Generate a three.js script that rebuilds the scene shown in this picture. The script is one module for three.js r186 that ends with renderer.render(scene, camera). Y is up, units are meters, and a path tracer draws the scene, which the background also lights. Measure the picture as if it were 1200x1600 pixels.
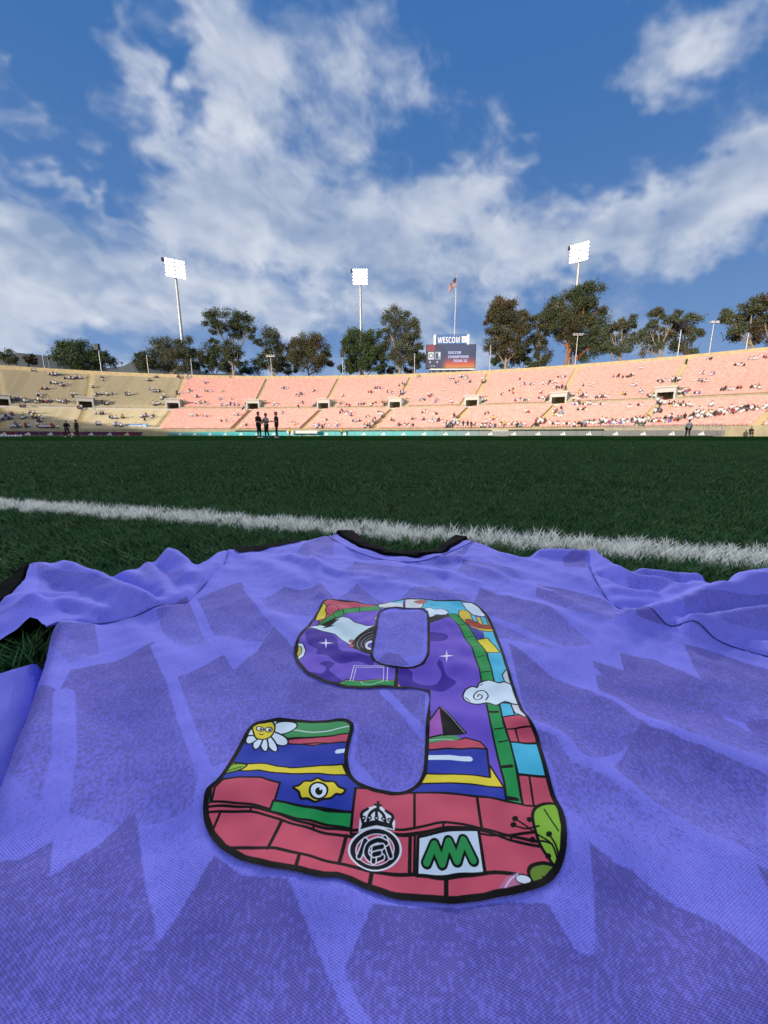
import * as THREE from 'three';
import { MarchingCubes } from 'three/addons/objects/MarchingCubes.js';
import { mergeGeometries, mergeVertices } from 'three/addons/utils/BufferGeometryUtils.js';
import { FontLoader } from 'three/addons/loaders/FontLoader.js';
import { TextGeometry } from 'three/addons/geometries/TextGeometry.js';
import { RectAreaLightUniformsLib } from 'three/addons/lights/RectAreaLightUniformsLib.js';
import { createNoise2D, createNoise3D } from 'simplex-noise';

// ---------- camera, sky, sun, exposure ----------
const FOCAL = 590, PITCH = Math.atan(120 / FOCAL), EYE = 0.19;          // a very wide phone lens lying just above the grass
const CP = Math.cos(PITCH), SP = Math.sin(PITCH);
const scene = new THREE.Scene();
const camera = new THREE.PerspectiveCamera(2 * Math.atan(800 / FOCAL) * 180 / Math.PI, 0.75, 0.01, 9000);
camera.position.set(0, EYE, 0);
camera.rotation.x = -PITCH;
scene.add(camera);
const renderer = new THREE.WebGLRenderer({ antialias: true });
renderer.setSize(768, 1024);
renderer.toneMapping = THREE.LinearToneMapping;
renderer.toneMappingExposure = 1.0;
renderer.shadowMap.enabled = true;
RectAreaLightUniformsLib.init();

const rad = (d) => d * Math.PI / 180;
const clamp = THREE.MathUtils.clamp, lerp = THREE.MathUtils.lerp, sstep = (a, b, x) => { const t = clamp((x - a) / (b - a), 0, 1); return t * t * (3 - 2 * t); };
function rng(seed) { let s = seed | 0; return () => { s = (s + 0x6d2b79f5) | 0; let t = Math.imul(s ^ (s >>> 15), 1 | s); t = (t + Math.imul(t ^ (t >>> 7), 61 | t)) ^ t; return ((t ^ (t >>> 14)) >>> 0) / 4294967296; }; }
const noise2 = createNoise2D(rng(11)), noise3 = createNoise3D(rng(23));
const fbm2 = (x, y, o = 4) => { let s = 0, a = 0.5; for (let i = 0; i < o; i++) { s += a * noise2(x, y); x = x * 2.03 + 7.1; y = y * 2.03 - 3.7; a *= 0.5; } return s; };

const SUN_AZ = rad(-148), SUN_EL = rad(9.2);                                // behind the camera's left shoulder, low
const sunDir = new THREE.Vector3(Math.sin(SUN_AZ) * Math.cos(SUN_EL), Math.sin(SUN_EL), -Math.cos(SUN_AZ) * Math.cos(SUN_EL));
const sun = new THREE.DirectionalLight(new THREE.Color().setRGB(1, 0.86, 0.72), 3.7);
sun.position.copy(sunDir).multiplyScalar(420);
sun.castShadow = true; sun.shadow.mapSize.set(4096, 4096); sun.shadow.radius = 1;
Object.assign(sun.shadow.camera, { left: -260, right: 260, top: 200, bottom: -200, near: 1, far: 900 });
scene.add(sun, sun.target);

// the sky: blue air, with cloud masses that stand in fixed directions
const CLOUDS = [ // each mass: [x, y, half width, half height, turn, amount] on a chart of the sky ahead, in hundredths of its width
  [380, 110, 75, 130, 10, .50], [450, 230, 130, 100, 20, .46], [330, 40, 60, 60, 0, .25], [520, 60, 110, 70, 0, .28], [420, 330, 150, 70, 0, .5], [600, 380, 200, 60, 0, .52], [300, 370, 110, 60, 0, .42],
  [190, 50, 30, 90, -28, .36], [245, 180, 34, 80, -22, .34], [300, 270, 50, 50, 0, .26],
  [60, 400, 150, 70, 8, .62], [170, 470, 150, 50, 0, .42], [30, 510, 140, 50, 0, .5], [300, 470, 160, 40, 0, .34], [480, 480, 120, 50, 0, .36],
  [70, 185, 60, 28, 12, .30], [70, 275, 80, 16, 28, .52], [140, 250, 40, 20, 10, .40], [150, 325, 60, 12, 42, .38], [5, 100, 16, 10, 30, .3], [20, 350, 90, 30, 12, .4],
  [1040, 110, 60, 45, -40, .44], [1110, 90, 60, 40, -30, .44], [1060, 40, 70, 30, -10, .2], [1140, 40, 60, 40, 0, .22], [1010, 95, 25, 50, 30, .2],
  [1120, 290, 130, 46, -28, .60], [1190, 240, 70, 40, -30, .4], [980, 350, 130, 40, -14, .52], [1150, 340, 110, 46, -14, .5], [860, 400, 140, 40, -6, .38], [1100, 400, 90, 16, -10, .22],
  [680, 315, 90, 32, 0, .50], [830, 230, 60, 24, -28, .48], [860, 295, 34, 36, 0, .30], [770, 260, 60, 50, 0, .22], [750, 370, 140, 60, 0, .34],
  [700, 60, 40, 80, 10, .17], [780, 170, 30, 50, 20, .24], [670, 180, 60, 60, 0, .14], [712, 250, 16, 14, 0, .3], [560, 150, 60, 80, 0, .16], [1180, 510, 90, 16, -6, .15], [1000, 450, 70, 14, -20, .16], [650, 470, 140, 40, 0, .30],
];
const GREY = [[40, 380, 120, 44, 8, .42], [180, 450, 80, 30, 10, .34], [640, 420, 160, 34, 0, .2], [440, 300, 90, 60, 0, .12], [860, 350, 60, 30, 0, .15]];   // thick masses whose undersides are grey
const CLEAR = [[830, 100, 110, 110, 0, .3], [100, 70, 110, 70, 0, .22], [210, 270, 60, 70, -24, .28], [1100, 470, 140, 40, 0, .28], [930, 240, 60, 60, -30, .34], [275, 110, 18, 90, -8, .28], [100, 150, 90, 40, 0, .12], [990, 200, 130, 34, 0, .25], [740, 110, 60, 60, 0, .1]];
function buildSky() {
  const W = 3072, H = 1536, data = new Float32Array(W * H * 4);
  const blob = (list, x, y) => { let s = 0; for (const [bx, by, rx, ry, turn, k] of list) { const c = Math.cos(rad(turn)), n = Math.sin(rad(turn)), dx = x - bx, dy = y - by, p = (dx * c + dy * n) / rx, q = (-dx * n + dy * c) / ry, e = p * p + q * q; if (e < 6) s += k * Math.exp(-e * 0.9); } return s; };
  for (let row = 0; row < H; row++) {
    const el = ((row + 0.5) / H - 0.5) * Math.PI, y = Math.sin(el), ce = Math.cos(el);
    for (let col = 0; col < W; col++) {
      const az = ((col + 0.5) / W - 0.5) * 2 * Math.PI, x = Math.cos(az) * ce, z = Math.sin(az) * ce, o = (row * W + col) * 4;
      const up = Math.max(y, 0), cosS = x * sunDir.x + y * sunDir.y + z * sunDir.z;
      const hz = Math.pow(1 - up, 3.2);
      let r = lerp(0.044, 0.29, hz), g = lerp(0.156, 0.45, hz), b = lerp(0.43, 0.72, hz);
      const glow = 1.7 * Math.exp((cosS - 1) * 7);                     // brighter air round the sun, strengthened to fill the shaded pitch with light
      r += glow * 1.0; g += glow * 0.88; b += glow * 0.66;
      if (y > -0.02) {
        // the forward plane on which the masses are listed; outside it the cover goes on at its mean
        let bias = 0.27, w = 0, grey = 0;
        const fwd = -z * CP - y * SP;
        if (fwd > 0.2) { const cx = 600 + 590 * x / fwd, cy = 800 - 590 * (y * CP - z * SP) / fwd; w = sstep(1300, 820, Math.abs(cx - 600)) * sstep(-420, -60, cy); if (w > 0) { const jx = cx + 46 * fbm2(cx / 120, cy / 90, 3), jy = cy + 40 * fbm2(cx / 110 + 40, cy / 80 + 9, 3); bias = lerp(bias, (blob(CLOUDS, jx, jy) - blob(CLEAR, jx, jy)) * 0.80 + 0.01, w); grey = w * blob(GREY, jx, jy); } }
        const qx = x * 3.1, qy = y * 5.2, qz = z * 3.1, W1 = 0.05 * noise3(qx * 2.6, qy * 2.6, qz * 2.6 + 5);
        const octaves = (ox, oy, n) => { let s = 0, a = 0.5, px = qx + W1 + ox, py = qy + W1 + oy + qx * 0.35, pz = qz - W1; for (let i = 0; i < n; i++) { s += a * noise3(px, py, pz); px = px * 2.11 + 1.3; py = py * 2.05 + 0.7; pz = pz * 2.11 - 2.1; a *= 0.6; } return s; };
        const f = octaves(0, 0, 7);
        if (w < 1) bias += (1 - w) * 0.3 * noise3(qx * 0.5, qy * 0.5, qz * 0.5 + 30);
        const d = bias + 0.42 * f + 0.10 * sstep(0.55, 0.12, y);
        const alpha = sstep(0.0, 0.66, d) * 0.9;
        if (alpha > 0) {
          // edges turned to the light are white, thick middles grey
          const s2 = octaves(0.09, -0.16, 4);
          const lit = clamp(0.56 + 0.6 * (f - s2) - 0.55 * Math.max(0, d - 0.5) + 0.24 * noise3(qx * 0.8, qy * 0.9, qz * 0.8 + 50) - grey, 0, 1);
          const cr = lerp(0.27, 0.76, lit), cg = lerp(0.37, 0.80, lit), cb = lerp(0.56, 0.88, lit);
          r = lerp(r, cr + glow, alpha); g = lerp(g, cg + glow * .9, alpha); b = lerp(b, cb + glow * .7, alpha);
        }
      } 
      data[o] = r; data[o + 1] = g; data[o + 2] = b; data[o + 3] = 1;
    }
  }
  const t = new THREE.DataTexture(data, W, H, THREE.RGBAFormat, THREE.FloatType);
  t.mapping = THREE.EquirectangularReflectionMapping; t.magFilter = THREE.LinearFilter; t.minFilter = THREE.LinearFilter; t.needsUpdate = true;
  return t;
}
const skyTexture = buildSky();
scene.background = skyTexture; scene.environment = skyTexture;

// ---------- helpers ----------
const V = (x, y, z) => new THREE.Vector3(x, y, z);
function ray(px, py) { const xr = (px - 600) / FOCAL, yr = (800 - py) / FOCAL; return [xr, yr * CP - SP, CP + yr * SP]; }     // right, up, forward
function onPlane(px, py, h) { const [a, b, c] = ray(px, py), t = (h - EYE) / b; return [a * t, c * t]; }                      // x and forward distance on a level plane
function atDist(px, py, D) { const [a, b, c] = ray(px, py), t = D / c; return V(a * t, EYE + b * t, -D); }
const taken = new Map();
function numbered(name) { const n = taken.get(name) || 0; taken.set(name, n + 1); return n ? `${name}_${String(n).padStart(3, '0')}` : name; }
function shade(o) { o.traverse((m) => { if (m.isMesh) { m.castShadow = true; m.receiveShadow = true; } }); return o; }
function thing(name, label, category, group, pos = [0, 0, 0], turn = 0) {
  const o = new THREE.Group(); o.name = numbered(name); o.position.set(...pos); o.rotation.y = turn;
  o.userData = { label, category }; if (group) o.userData.group = group; scene.add(o); return o;
}
function part(name, geo, mat, parent, kind) { const m = new THREE.Mesh(geo, mat); m.name = name; m.castShadow = m.receiveShadow = true; if (kind) m.userData.kind = kind; parent.add(m); return m; }
function single(name, label, category, geo, mat, group) { const m = new THREE.Mesh(geo, mat); m.name = numbered(name); m.castShadow = m.receiveShadow = true; m.userData = { label, category }; if (group) m.userData.group = group; scene.add(m); return m; }
function structure(name, geo, mat) { const m = new THREE.Mesh(geo, mat); m.name = numbered(name); m.castShadow = m.receiveShadow = true; m.userData = { kind: 'structure' }; scene.add(m); return m; }
function std(r, g, b, rough = 0.8, extra = {}) { return new THREE.MeshStandardMaterial({ color: new THREE.Color().setRGB(r, g, b), roughness: rough, ...extra }); }
function box(w, h, d, x = 0, y = 0, z = 0, ry = 0) { const g = new THREE.BoxGeometry(w, h, d); if (ry) g.rotateY(ry); g.translate(x, y, z); return g; }
function geoFrom(pos, idx, uv, col) {
  const g = new THREE.BufferGeometry(); g.setAttribute('position', new THREE.Float32BufferAttribute(pos, 3));
  if (uv) g.setAttribute('uv', new THREE.Float32BufferAttribute(uv, 2)); if (col) g.setAttribute('color', new THREE.Float32BufferAttribute(col, 3));
  if (idx) g.setIndex(idx); g.computeVertexNormals(); return g;
}
// tapered tube through points with radii
function limb(points, radii, sides = 7) {
  const pos = [], idx = [], n = points.length; let side = V(1, 0, 0);
  for (let i = 0; i < n; i++) {
    const t = points[Math.min(i + 1, n - 1)].clone().sub(points[Math.max(i - 1, 0)]).normalize();
    side = (Math.abs(t.x) > 0.9 ? V(0, 0, 1) : V(1, 0, 0)); const a = side.clone().cross(t).normalize(), b = t.clone().cross(a).normalize();
    for (let k = 0; k < sides; k++) { const w = k / sides * 2 * Math.PI, p = points[i].clone().addScaledVector(a, Math.cos(w) * radii[i]).addScaledVector(b, Math.sin(w) * radii[i]); pos.push(p.x, p.y, p.z); }
  }
  for (let i = 0; i < n - 1; i++) for (let k = 0; k < sides; k++) { const a = i * sides + k, b = i * sides + (k + 1) % sides; idx.push(a, b, a + sides, b, b + sides, a + sides); }
  return geoFrom(pos, idx);
}
function grainMap(w, h, f, srgb = true) {
  const d = new Uint8Array(w * h * 4); for (let y = 0; y < h; y++) for (let x = 0; x < w; x++) { const c = f(x, y), o = (y * w + x) * 4; for (let k = 0; k < 3; k++) d[o + k] = clamp(c[k] ?? c, 0, 1) * 255; d[o + 3] = 255; }
  const t = new THREE.DataTexture(d, w, h); if (srgb) t.colorSpace = THREE.SRGBColorSpace; t.wrapS = t.wrapT = THREE.RepeatWrapping; t.magFilter = THREE.LinearFilter; t.minFilter = THREE.LinearMipmapLinearFilter; t.needsUpdate = true; return t;
}
function canvasMap(w, h, draw) { const c = document.createElement('canvas'); c.width = w; c.height = h; draw(c.getContext('2d'), w, h); const t = new THREE.CanvasTexture(c); t.colorSpace = THREE.SRGBColorSpace; t.anisotropy = 8; return t; }

// the pitch is turned to the camera's view: u runs along the far touchline, v across the pitch
const TH = rad(15.7), TC = Math.cos(TH), TS = Math.sin(TH);
const toWorld = (u, v, y = 0) => V(u * TC + v * TS, y, u * TS - v * TC);
const toField = (x, D) => [x * TC - D * TS, x * TS + D * TC];
// ---------- ground, pitch, grass ----------
{
  const g = new THREE.PlaneGeometry(7000, 7000); g.rotateX(-Math.PI / 2); g.translate(0, -0.12, -1500);
  structure('ground', g, std(0.16, 0.13, 0.08, 1));
}
const soilTex = grainMap(512, 512, (x, y) => { const n = 0.5 + 0.32 * noise2(x * 0.11, y * 0.11) + 0.22 * noise2(x * 0.31, y * 0.29) + 0.25 * noise2(x * .9, y * .9), p = 0.5 + 0.5 * noise2(x / 80, y / 80); return [0.10 + 0.10 * n + 0.02 * p, 0.20 + 0.16 * n + 0.02 * p, 0.10 + 0.09 * n]; });
soilTex.repeat.set(1, 1);
{
  // turf sheet, with mown bands of slightly different green that run across the pitch
  const pos = [], uv = [], col = [], idx = [], NU = 60, NV = 44, u0 = -135, u1 = 95, v0 = -22, v1 = 86;
  for (let j = 0; j <= NV; j++) for (let i = 0; i <= NU; i++) { const u = lerp(u0, u1, i / NU), v = lerp(v0, v1, j / NV), crown = 0.0, p = toWorld(u, v, crown); pos.push(p.x, p.y, p.z); uv.push(u / 0.6, v / 0.6); }
  for (let j = 0; j < NV; j++) for (let i = 0; i < NU; i++) { const a = j * (NU + 1) + i; idx.push(a, a + 1, a + NU + 1, a + 1, a + NU + 2, a + NU + 1); }
  structure('pitch', geoFrom(pos, idx, uv), new THREE.MeshPhysicalMaterial({ map: soilTex, color: new THREE.Color().setRGB(0.50, 0.55, 0.46), roughness: 1, specularIntensity: 0 }));
  // mown bands, sheets lying on the turf
  for (let k = 0; k < 20; k += 2) {
    const b = [], bi = [], bu = []; const va = 12 + k * 3.6, vb = va + 3.6; if (vb > 78) break;
    [[-125, va], [88, va], [88, vb], [-125, vb]].forEach(([u, v]) => { const p = toWorld(u, v, 0.004); b.push(p.x, p.y, p.z); bu.push(u / 0.6, v / 0.6); });
    bi.push(0, 1, 2, 0, 2, 3);
    structure('mown_turf_band', geoFrom(b, bi, bu), new THREE.MeshPhysicalMaterial({ map: soilTex, color: new THREE.Color().setRGB(0.64, 0.71, 0.60), roughness: 1, specularIntensity: 0 }));
  }
}
// outlines of the jersey lying on the grass, as plan positions
const CLOTH = 0.030;
const plan = (list, h = CLOTH) => list.map(([x, y]) => onPlane(x, y, h));
const seamL = plan([[357, 856], [350, 877], [320, 910], [290, 937], [247, 952], [200, 963], [147, 970], [93, 974], [73, 983]]);
const seamR = plan([[918, 861], [923, 883], [937, 913], [950, 928], [980, 947], [1013, 963], [1047, 977], [1083, 987], [1120, 994], [1165, 1004], [1232, 1026]]);
const bodyLoop = [
  ...plan([[523, 830], [470, 840], [430, 846], [395, 851]]), ...seamL,
  ...plan([[60, 1030], [40, 1090], [18, 1150], [-8, 1210], [-50, 1300], [-120, 1420]]), [-0.205, 0.0], [-0.225, -0.16], [0.0, -0.185], [0.285, -0.16], [0.275, 0.0], [0.272, 0.12], [0.285, 0.2],
  ...seamR.slice().reverse(), ...plan([[900, 858], [870, 860], [840, 859], [815, 866], [800, 862], [760, 847], [733, 839], [690, 862], [650, 870], [600, 866], [560, 852]]),
];
const sleeveLLoop = [...seamL.slice().reverse(), ...plan([[350, 859], [325, 869], [305, 880], [290, 867], [270, 860], [255, 863], [225, 877], [190, 892], [172, 893], [150, 888], [120, 878], [97, 876], [85, 883], [74, 881], [60, 880], [50, 886], [40, 912], [8, 948], [-30, 975], [-42, 1006], [0, 998], [28, 982], [55, 962]])];
const sleeveRLoop = [...seamR, ...plan([[1290, 1010], [1330, 940], [1300, 905], [1250, 893], [1220, 890], [1190, 890], [1160, 894], [1135, 903], [1120, 913], [1105, 903], [1090, 897], [1060, 895], [1040, 893], [1010, 889], [985, 890], [970, 888], [940, 868]])];
const cuffLoop = plan([[52, 881], [38, 883], [14, 899], [-20, 924], [-80, 972], [-85, 1010], [-42, 1008], [-30, 977], [8, 950], [40, 914]]);
const collarLoop = plan([[523, 829], [560, 852], [600, 866], [650, 870], [690, 862], [733, 839], [711, 832], [690, 849], [670, 857], [650, 861], [610, 859], [578, 847], [553, 827]]);
function inside(loop, x, y) { let c = false; for (let i = 0, j = loop.length - 1; i < loop.length; j = i++) { const [xi, yi] = loop[i], [xj, yj] = loop[j]; if ((yi > y) !== (yj > y) && x < (xj - xi) * (y - yi) / (yj - yi) + xi) c = !c; } return c; }
function nearest(loops, x, y) {
  let best = 1e9, bx = x, by = y;
  for (const loop of loops) for (let i = 0, j = loop.length - 1; i < loop.length; j = i++) { const [ax, ay] = loop[j], [cx, cy] = loop[i], dx = cx - ax, dy = cy - ay, t = clamp(((x - ax) * dx + (y - ay) * dy) / (dx * dx + dy * dy + 1e-12), 0, 1), qx = ax + dx * t, qy = ay + dy * t, d = Math.hypot(x - qx, y - qy); if (d < best) { best = d; bx = qx; by = qy; } }
  return [best, bx, by];
}
function nearLine(line, x, y) { let best = 1e9; for (let i = 1; i < line.length; i++) { const [ax, ay] = line[i - 1], [cx, cy] = line[i], dx = cx - ax, dy = cy - ay, t = clamp(((x - ax) * dx + (y - ay) * dy) / (dx * dx + dy * dy + 1e-12), 0, 1), d = Math.hypot(x - ax - dx * t, y - ay - dy * t); if (d < best) best = d; } return best; }
const frontLoop = plan([[64, 1022], [30, 1032], [0, 1040], [-60, 1060], [-200, 1130], [-330, 1330], [-120, 1420], [-50, 1300], [5, 1210], [45, 1110]], 0.02);
const clothAt = (x, D) => [bodyLoop, sleeveLLoop, sleeveRLoop, cuffLoop, collarLoop, frontLoop].some((l) => inside(l, x, D));
const underCloth = (x, D) => {
  if (D > 0.75 || D < -0.25 || Math.abs(x) > 0.75) return false;
  if (inside(frontLoop, x, D) || inside(frontLoop, x + 0.008, D) || inside(frontLoop, x, D - 0.01)) return true;
  return clothAt(x, D) && clothAt(x + 0.006, D) && clothAt(x - 0.006, D) && clothAt(x, D + 0.006) && clothAt(x, D - 0.006);
};
const LINE0 = 0.606, LINE1 = 0.700;                                       // the painted touchline, in v
{
  // grass blades: tufts of curved tapered blades; too many to count
  const R = rng(5);
  function tuft(n, spread, hMin, hMax, width, lean) {
    const pos = [], idx = [], col = [];
    for (let k = 0; k < n; k++) {
      const a = R() * 6.283, r = Math.sqrt(R()) * spread, x = Math.cos(a) * r, z = Math.sin(a) * r, h = lerp(hMin, hMax, R()), w = width * (0.7 + 0.6 * R()), d = R() * 6.283, l = h * lean * (0.3 + R()), bx = Math.cos(d), bz = Math.sin(d), sx = -bz * w / 2, sz = bx * w / 2, b0 = pos.length / 3, tint = 0.75 + 0.5 * R();
      for (const [t, ww] of [[0, 0.9], [0.55, 1]]) { const o = l * t * t, y = h * t * (1 - 0.12 * t); pos.push(x + bx * o - sx * ww, y, z + bz * o - sz * ww, x + bx * o + sx * ww, y, z + bz * o + sz * ww); }
      pos.push(x + bx * l, h * 0.92, z + bz * l);
      for (let i = 0; i < 5; i++) col.push(tint, tint, tint * 0.9);
      idx.push(b0, b0 + 1, b0 + 2, b0 + 1, b0 + 3, b0 + 2, b0 + 2, b0 + 3, b0 + 4);
    }
    return geoFrom(pos, idx, null, col);
  }
  const grassMat = new THREE.MeshPhysicalMaterial({ vertexColors: true, color: 0xffffff, roughness: 0.75, specularIntensity: 0.35, side: THREE.DoubleSide });
  const whiteMat = new THREE.MeshStandardMaterial({ vertexColors: true, color: 0xffffff, roughness: 0.8, side: THREE.DoubleSide });
  const zones = [ // near to far: from, to, tufts per square metre, tuft
    [-0.05, 1.1, 15000, tuft(15, 0.011, 0.009, 0.022, 0.0017, 0.9)],
    [1.1, 2.4, 7500, tuft(17, 0.017, 0.010, 0.022, 0.0021, 0.9)],
    [2.4, 5, 2200, tuft(24, 0.034, 0.010, 0.023, 0.0034, 0.9)],
    [5, 12, 420, tuft(26, 0.085, 0.012, 0.027, 0.009, 0.8)],
  ];
  const m = new THREE.Matrix4(), q = new THREE.Quaternion(), up = V(0, 1, 0), c = new THREE.Color();
  const white = [];
  zones.forEach(([a, b, dens, geo], zi) => {
    const list = [], half = 1.1 * b + 0.25, count = Math.round(dens * (b - a) * 2 * half);
    for (let i = 0; i < count; i++) {
      const D = a + (b - a) * R(), x = (2 * R() - 1) * half; if (Math.abs(x) > 1.1 * D + 0.25) continue;
      if (zi === 0 && (D < 0.2 && x > -0.2 || underCloth(x, D))) continue;
      const [, v] = toField(x, D), wob = 0.010 * noise2(x * 9, D * 9) + 0.006 * (R() - 0.5);
      const edge = Math.min(v - (LINE0 + wob), (LINE1 + wob) - v), s = 0.75 + 0.5 * R();
      const rec = [x, D, s, R() * 6.283, R()];
      if (edge > 0.012 ? R() < 0.93 : edge > -0.004 ? R() < 0.5 : false) white.push([...rec, geo]); else list.push(rec);
    }
    const im = new THREE.InstancedMesh(geo, grassMat, list.length);
    list.forEach(([x, D, s, turn, t], i) => {
      q.setFromAxisAngle(up, turn); m.compose(V(x, 0.002, -D), q, V(s, s * (0.8 + 0.4 * t), s)); im.setMatrixAt(i, m);
      const p = 0.5 + 0.5 * fbm2(x * 1.7, D * 1.7, 3), dry = t > 0.94 ? 1 : 0, vary = 0.75 + 0.6 * ((t * 7.3) % 1);
      c.setRGB((0.030 + 0.014 * p + 0.05 * dry) * vary, (0.094 + 0.036 * p + 0.04 * dry) * vary, (0.028 + 0.012 * p + 0.015 * dry) * vary); im.setColorAt(i, c);
    });
    im.name = numbered('grass'); im.receiveShadow = im.castShadow = true; im.userData = { kind: 'stuff', label: ['short green grass round the jersey', 'short green grass just beyond the white line', 'green turf farther out from the white line', 'green turf out towards the middle of the pitch'][zi], category: 'grass' }; scene.add(im);
  });
  // the white painted blades of the touchline, over painted thatch
  {
    const pos = [], idx = [], n = 240; for (let i = 0; i <= n; i++) { const u = lerp(-9, 9, i / n); for (const [v, k] of [[LINE0 + 0.006, 1], [LINE1 - 0.006, 2]]) { const p = toWorld(u, v + 0.010 * noise2(u * 14, k * 7), 0.0045); pos.push(p.x, p.y, p.z); } if (i < n) idx.push(i * 2, i * 2 + 2, i * 2 + 1, i * 2 + 1, i * 2 + 2, i * 2 + 3); }
    structure('touchline_paint', geoFrom(pos, idx), std(0.74, 0.76, 0.74, 1));
  }
  const geos = [...new Set(white.map((w) => w[5]))];
  geos.forEach((geo) => {
    const list = white.filter((w) => w[5] === geo), im = new THREE.InstancedMesh(geo, whiteMat, list.length);
    list.forEach(([x, D, s, turn, t], i) => { q.setFromAxisAngle(up, turn); m.compose(V(x, 0.002, -D), q, V(s, s * (0.9 + 0.4 * t), s)); im.setMatrixAt(i, m); const k = 0.82 + 0.12 * t; c.setRGB(k, k, k); im.setColorAt(i, c); });
    im.name = numbered('touchline'); im.receiveShadow = im.castShadow = true; im.userData = { kind: 'stuff', label: 'white painted grass blades of the touchline beyond the collar', category: 'line marking' }; scene.add(im);
  });
}
// ---------- the jersey ----------
const RIDGES = [ // [line in the cloth, height, half width]; folds and rolls of the fabric
  [[[55, 884], [100, 899], [150, 918], [200, 934], [245, 949]], .011, .013], [[[90, 878], [133, 897], [187, 915], [232, 944]], .012, .008], [[[120, 884], [165, 898], [215, 917], [248, 940]], -.007, .006], [[[60, 905], [110, 918], [160, 934]], -.004, .009],
  [[[266, 861], [292, 880], [300, 900]], .014, .014], [[[228, 880], [245, 897], [262, 918], [262, 938]], .008, .007], [[[252, 880], [268, 905], [275, 930]], -.005, .006], [[[345, 862], [332, 885], [305, 912], [282, 930]], .010, .010], [[[305, 884], [312, 900], [298, 918]], -.007, .008], [[[196, 893], [225, 905], [246, 925]], .005, .008],
  [[[60, 950], [88, 940], [115, 940], [150, 956]], .010, .009], [[[110, 950], [140, 958], [165, 965]], -.004, .006], [[[50, 893], [36, 925], [10, 960]], .010, .015], [[[-10, 985], [25, 968], [55, 952]], .013, .010], [[[20, 945], [60, 930], [110, 926]], .005, .010],
  [[[357, 858], [400, 870], [470, 905]], .003, .012], [[[480, 850], [497, 890], [500, 930]], .0045, .006], [[[455, 866], [520, 890], [600, 903]], .004, .008], [[[405, 945], [440, 975], [470, 1000]], .003, .010],
  [[[740, 880], [800, 905], [860, 925], [930, 960]], .004, .009], [[[800, 862], [870, 890], [930, 915]], .0045, .010], [[[800, 930], [880, 960], [960, 1000]], .003, .009], [[[640, 885], [700, 893], [740, 905]], .003, .008],
  [[[560, 905], [640, 915], [700, 930]], .003, .010], [[[690, 870], [740, 870], [800, 890]], .0035, .010],
  [[[840, 862], [900, 866]], .008, .014], [[[925, 866], [960, 890], [990, 905], [1040, 912]], .009, .010], [[[940, 895], [985, 908], [1030, 925]], -.005, .008], [[[1000, 892], [1050, 900], [1095, 903]], .009, .010], [[[960, 918], [1010, 928], [1060, 922], [1095, 912]], .006, .008], [[[975, 940], [1030, 945], [1070, 938]], -.004, .008],
  [[[1240, 903], [1180, 912], [1120, 926], [1070, 944], [1020, 962], [985, 968]], .013, .012], [[[1140, 905], [1190, 893], [1250, 898]], .010, .014], [[[1230, 930], [1160, 940], [1110, 952]], -.004, .009], [[[1240, 955], [1180, 960], [1130, 972], [1080, 982]], .011, .010], [[[1250, 990], [1190, 993], [1140, 992]], -.005, .009], [[[1080, 985], [1130, 985], [1200, 1000]], .005, .007],
  [[[75, 990], [60, 1040], [35, 1100], [5, 1170], [-40, 1260]], .010, .020],
  [[[820, 1128], [880, 1146], [950, 1200], [1040, 1270], [1150, 1340]], .0025, .008], [[[935, 1080], [1000, 1120], [1100, 1165], [1200, 1200]], .003, .010],
  [[[960, 1345], [1060, 1412], [1140, 1500]], .004, .020], [[[1010, 1440], [1000, 1520], [1020, 1640]], -.005, .022], [[[240, 1010], [300, 1150], [325, 1260]], .0025, .012], [[[80, 1070], [95, 1160], [70, 1260]], .003, .014],
  [[[200, 1270], [150, 1330], [60, 1400]], .0022, .016], [[[440, 1400], [420, 1480], [400, 1600]], .0028, .016], [[[640, 1420], [700, 1500], [720, 1600]], -.002, .018], [[[800, 1440], [860, 1520], [900, 1620]], .003, .018],
  [[[330, 1330], [440, 1370], [540, 1390], [640, 1410]], .002, .010], [[[320, 1240], [440, 1215], [560, 1245]], .0016, .010],
].map(([l, a, w]) => (l[0][0] < 350 && l[0][1] < 1000 ? [plan(l), a * 0.74, w * 1.12] : [plan(l), a, w]));
const outer = [[...bodyLoop.slice(0, 4), ...sleeveLLoop.slice(seamL.length), ...bodyLoop.slice(4 + seamL.length - 1)]];
function cloth(x, D) {
  let h = 0;
  for (const [l, a, w] of RIDGES) { let near = false; for (const [lx, ly] of l) if (Math.abs(lx - x) < 0.16 && Math.abs(ly - D) < 0.16) { near = true; break; } if (!near) continue; const d = nearLine(l, x, D) / w; if (d < 3) h += a * Math.exp(-d * d); }
  h += 0.0022 * noise2(x * 9 + D * 5, D * 11 - x * 3) + 0.0011 * noise2(x * 24 + D * 14, D * 20) + 0.0005 * noise2(x * 60, D * 48);
  return 0.0275 + h;
}
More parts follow.
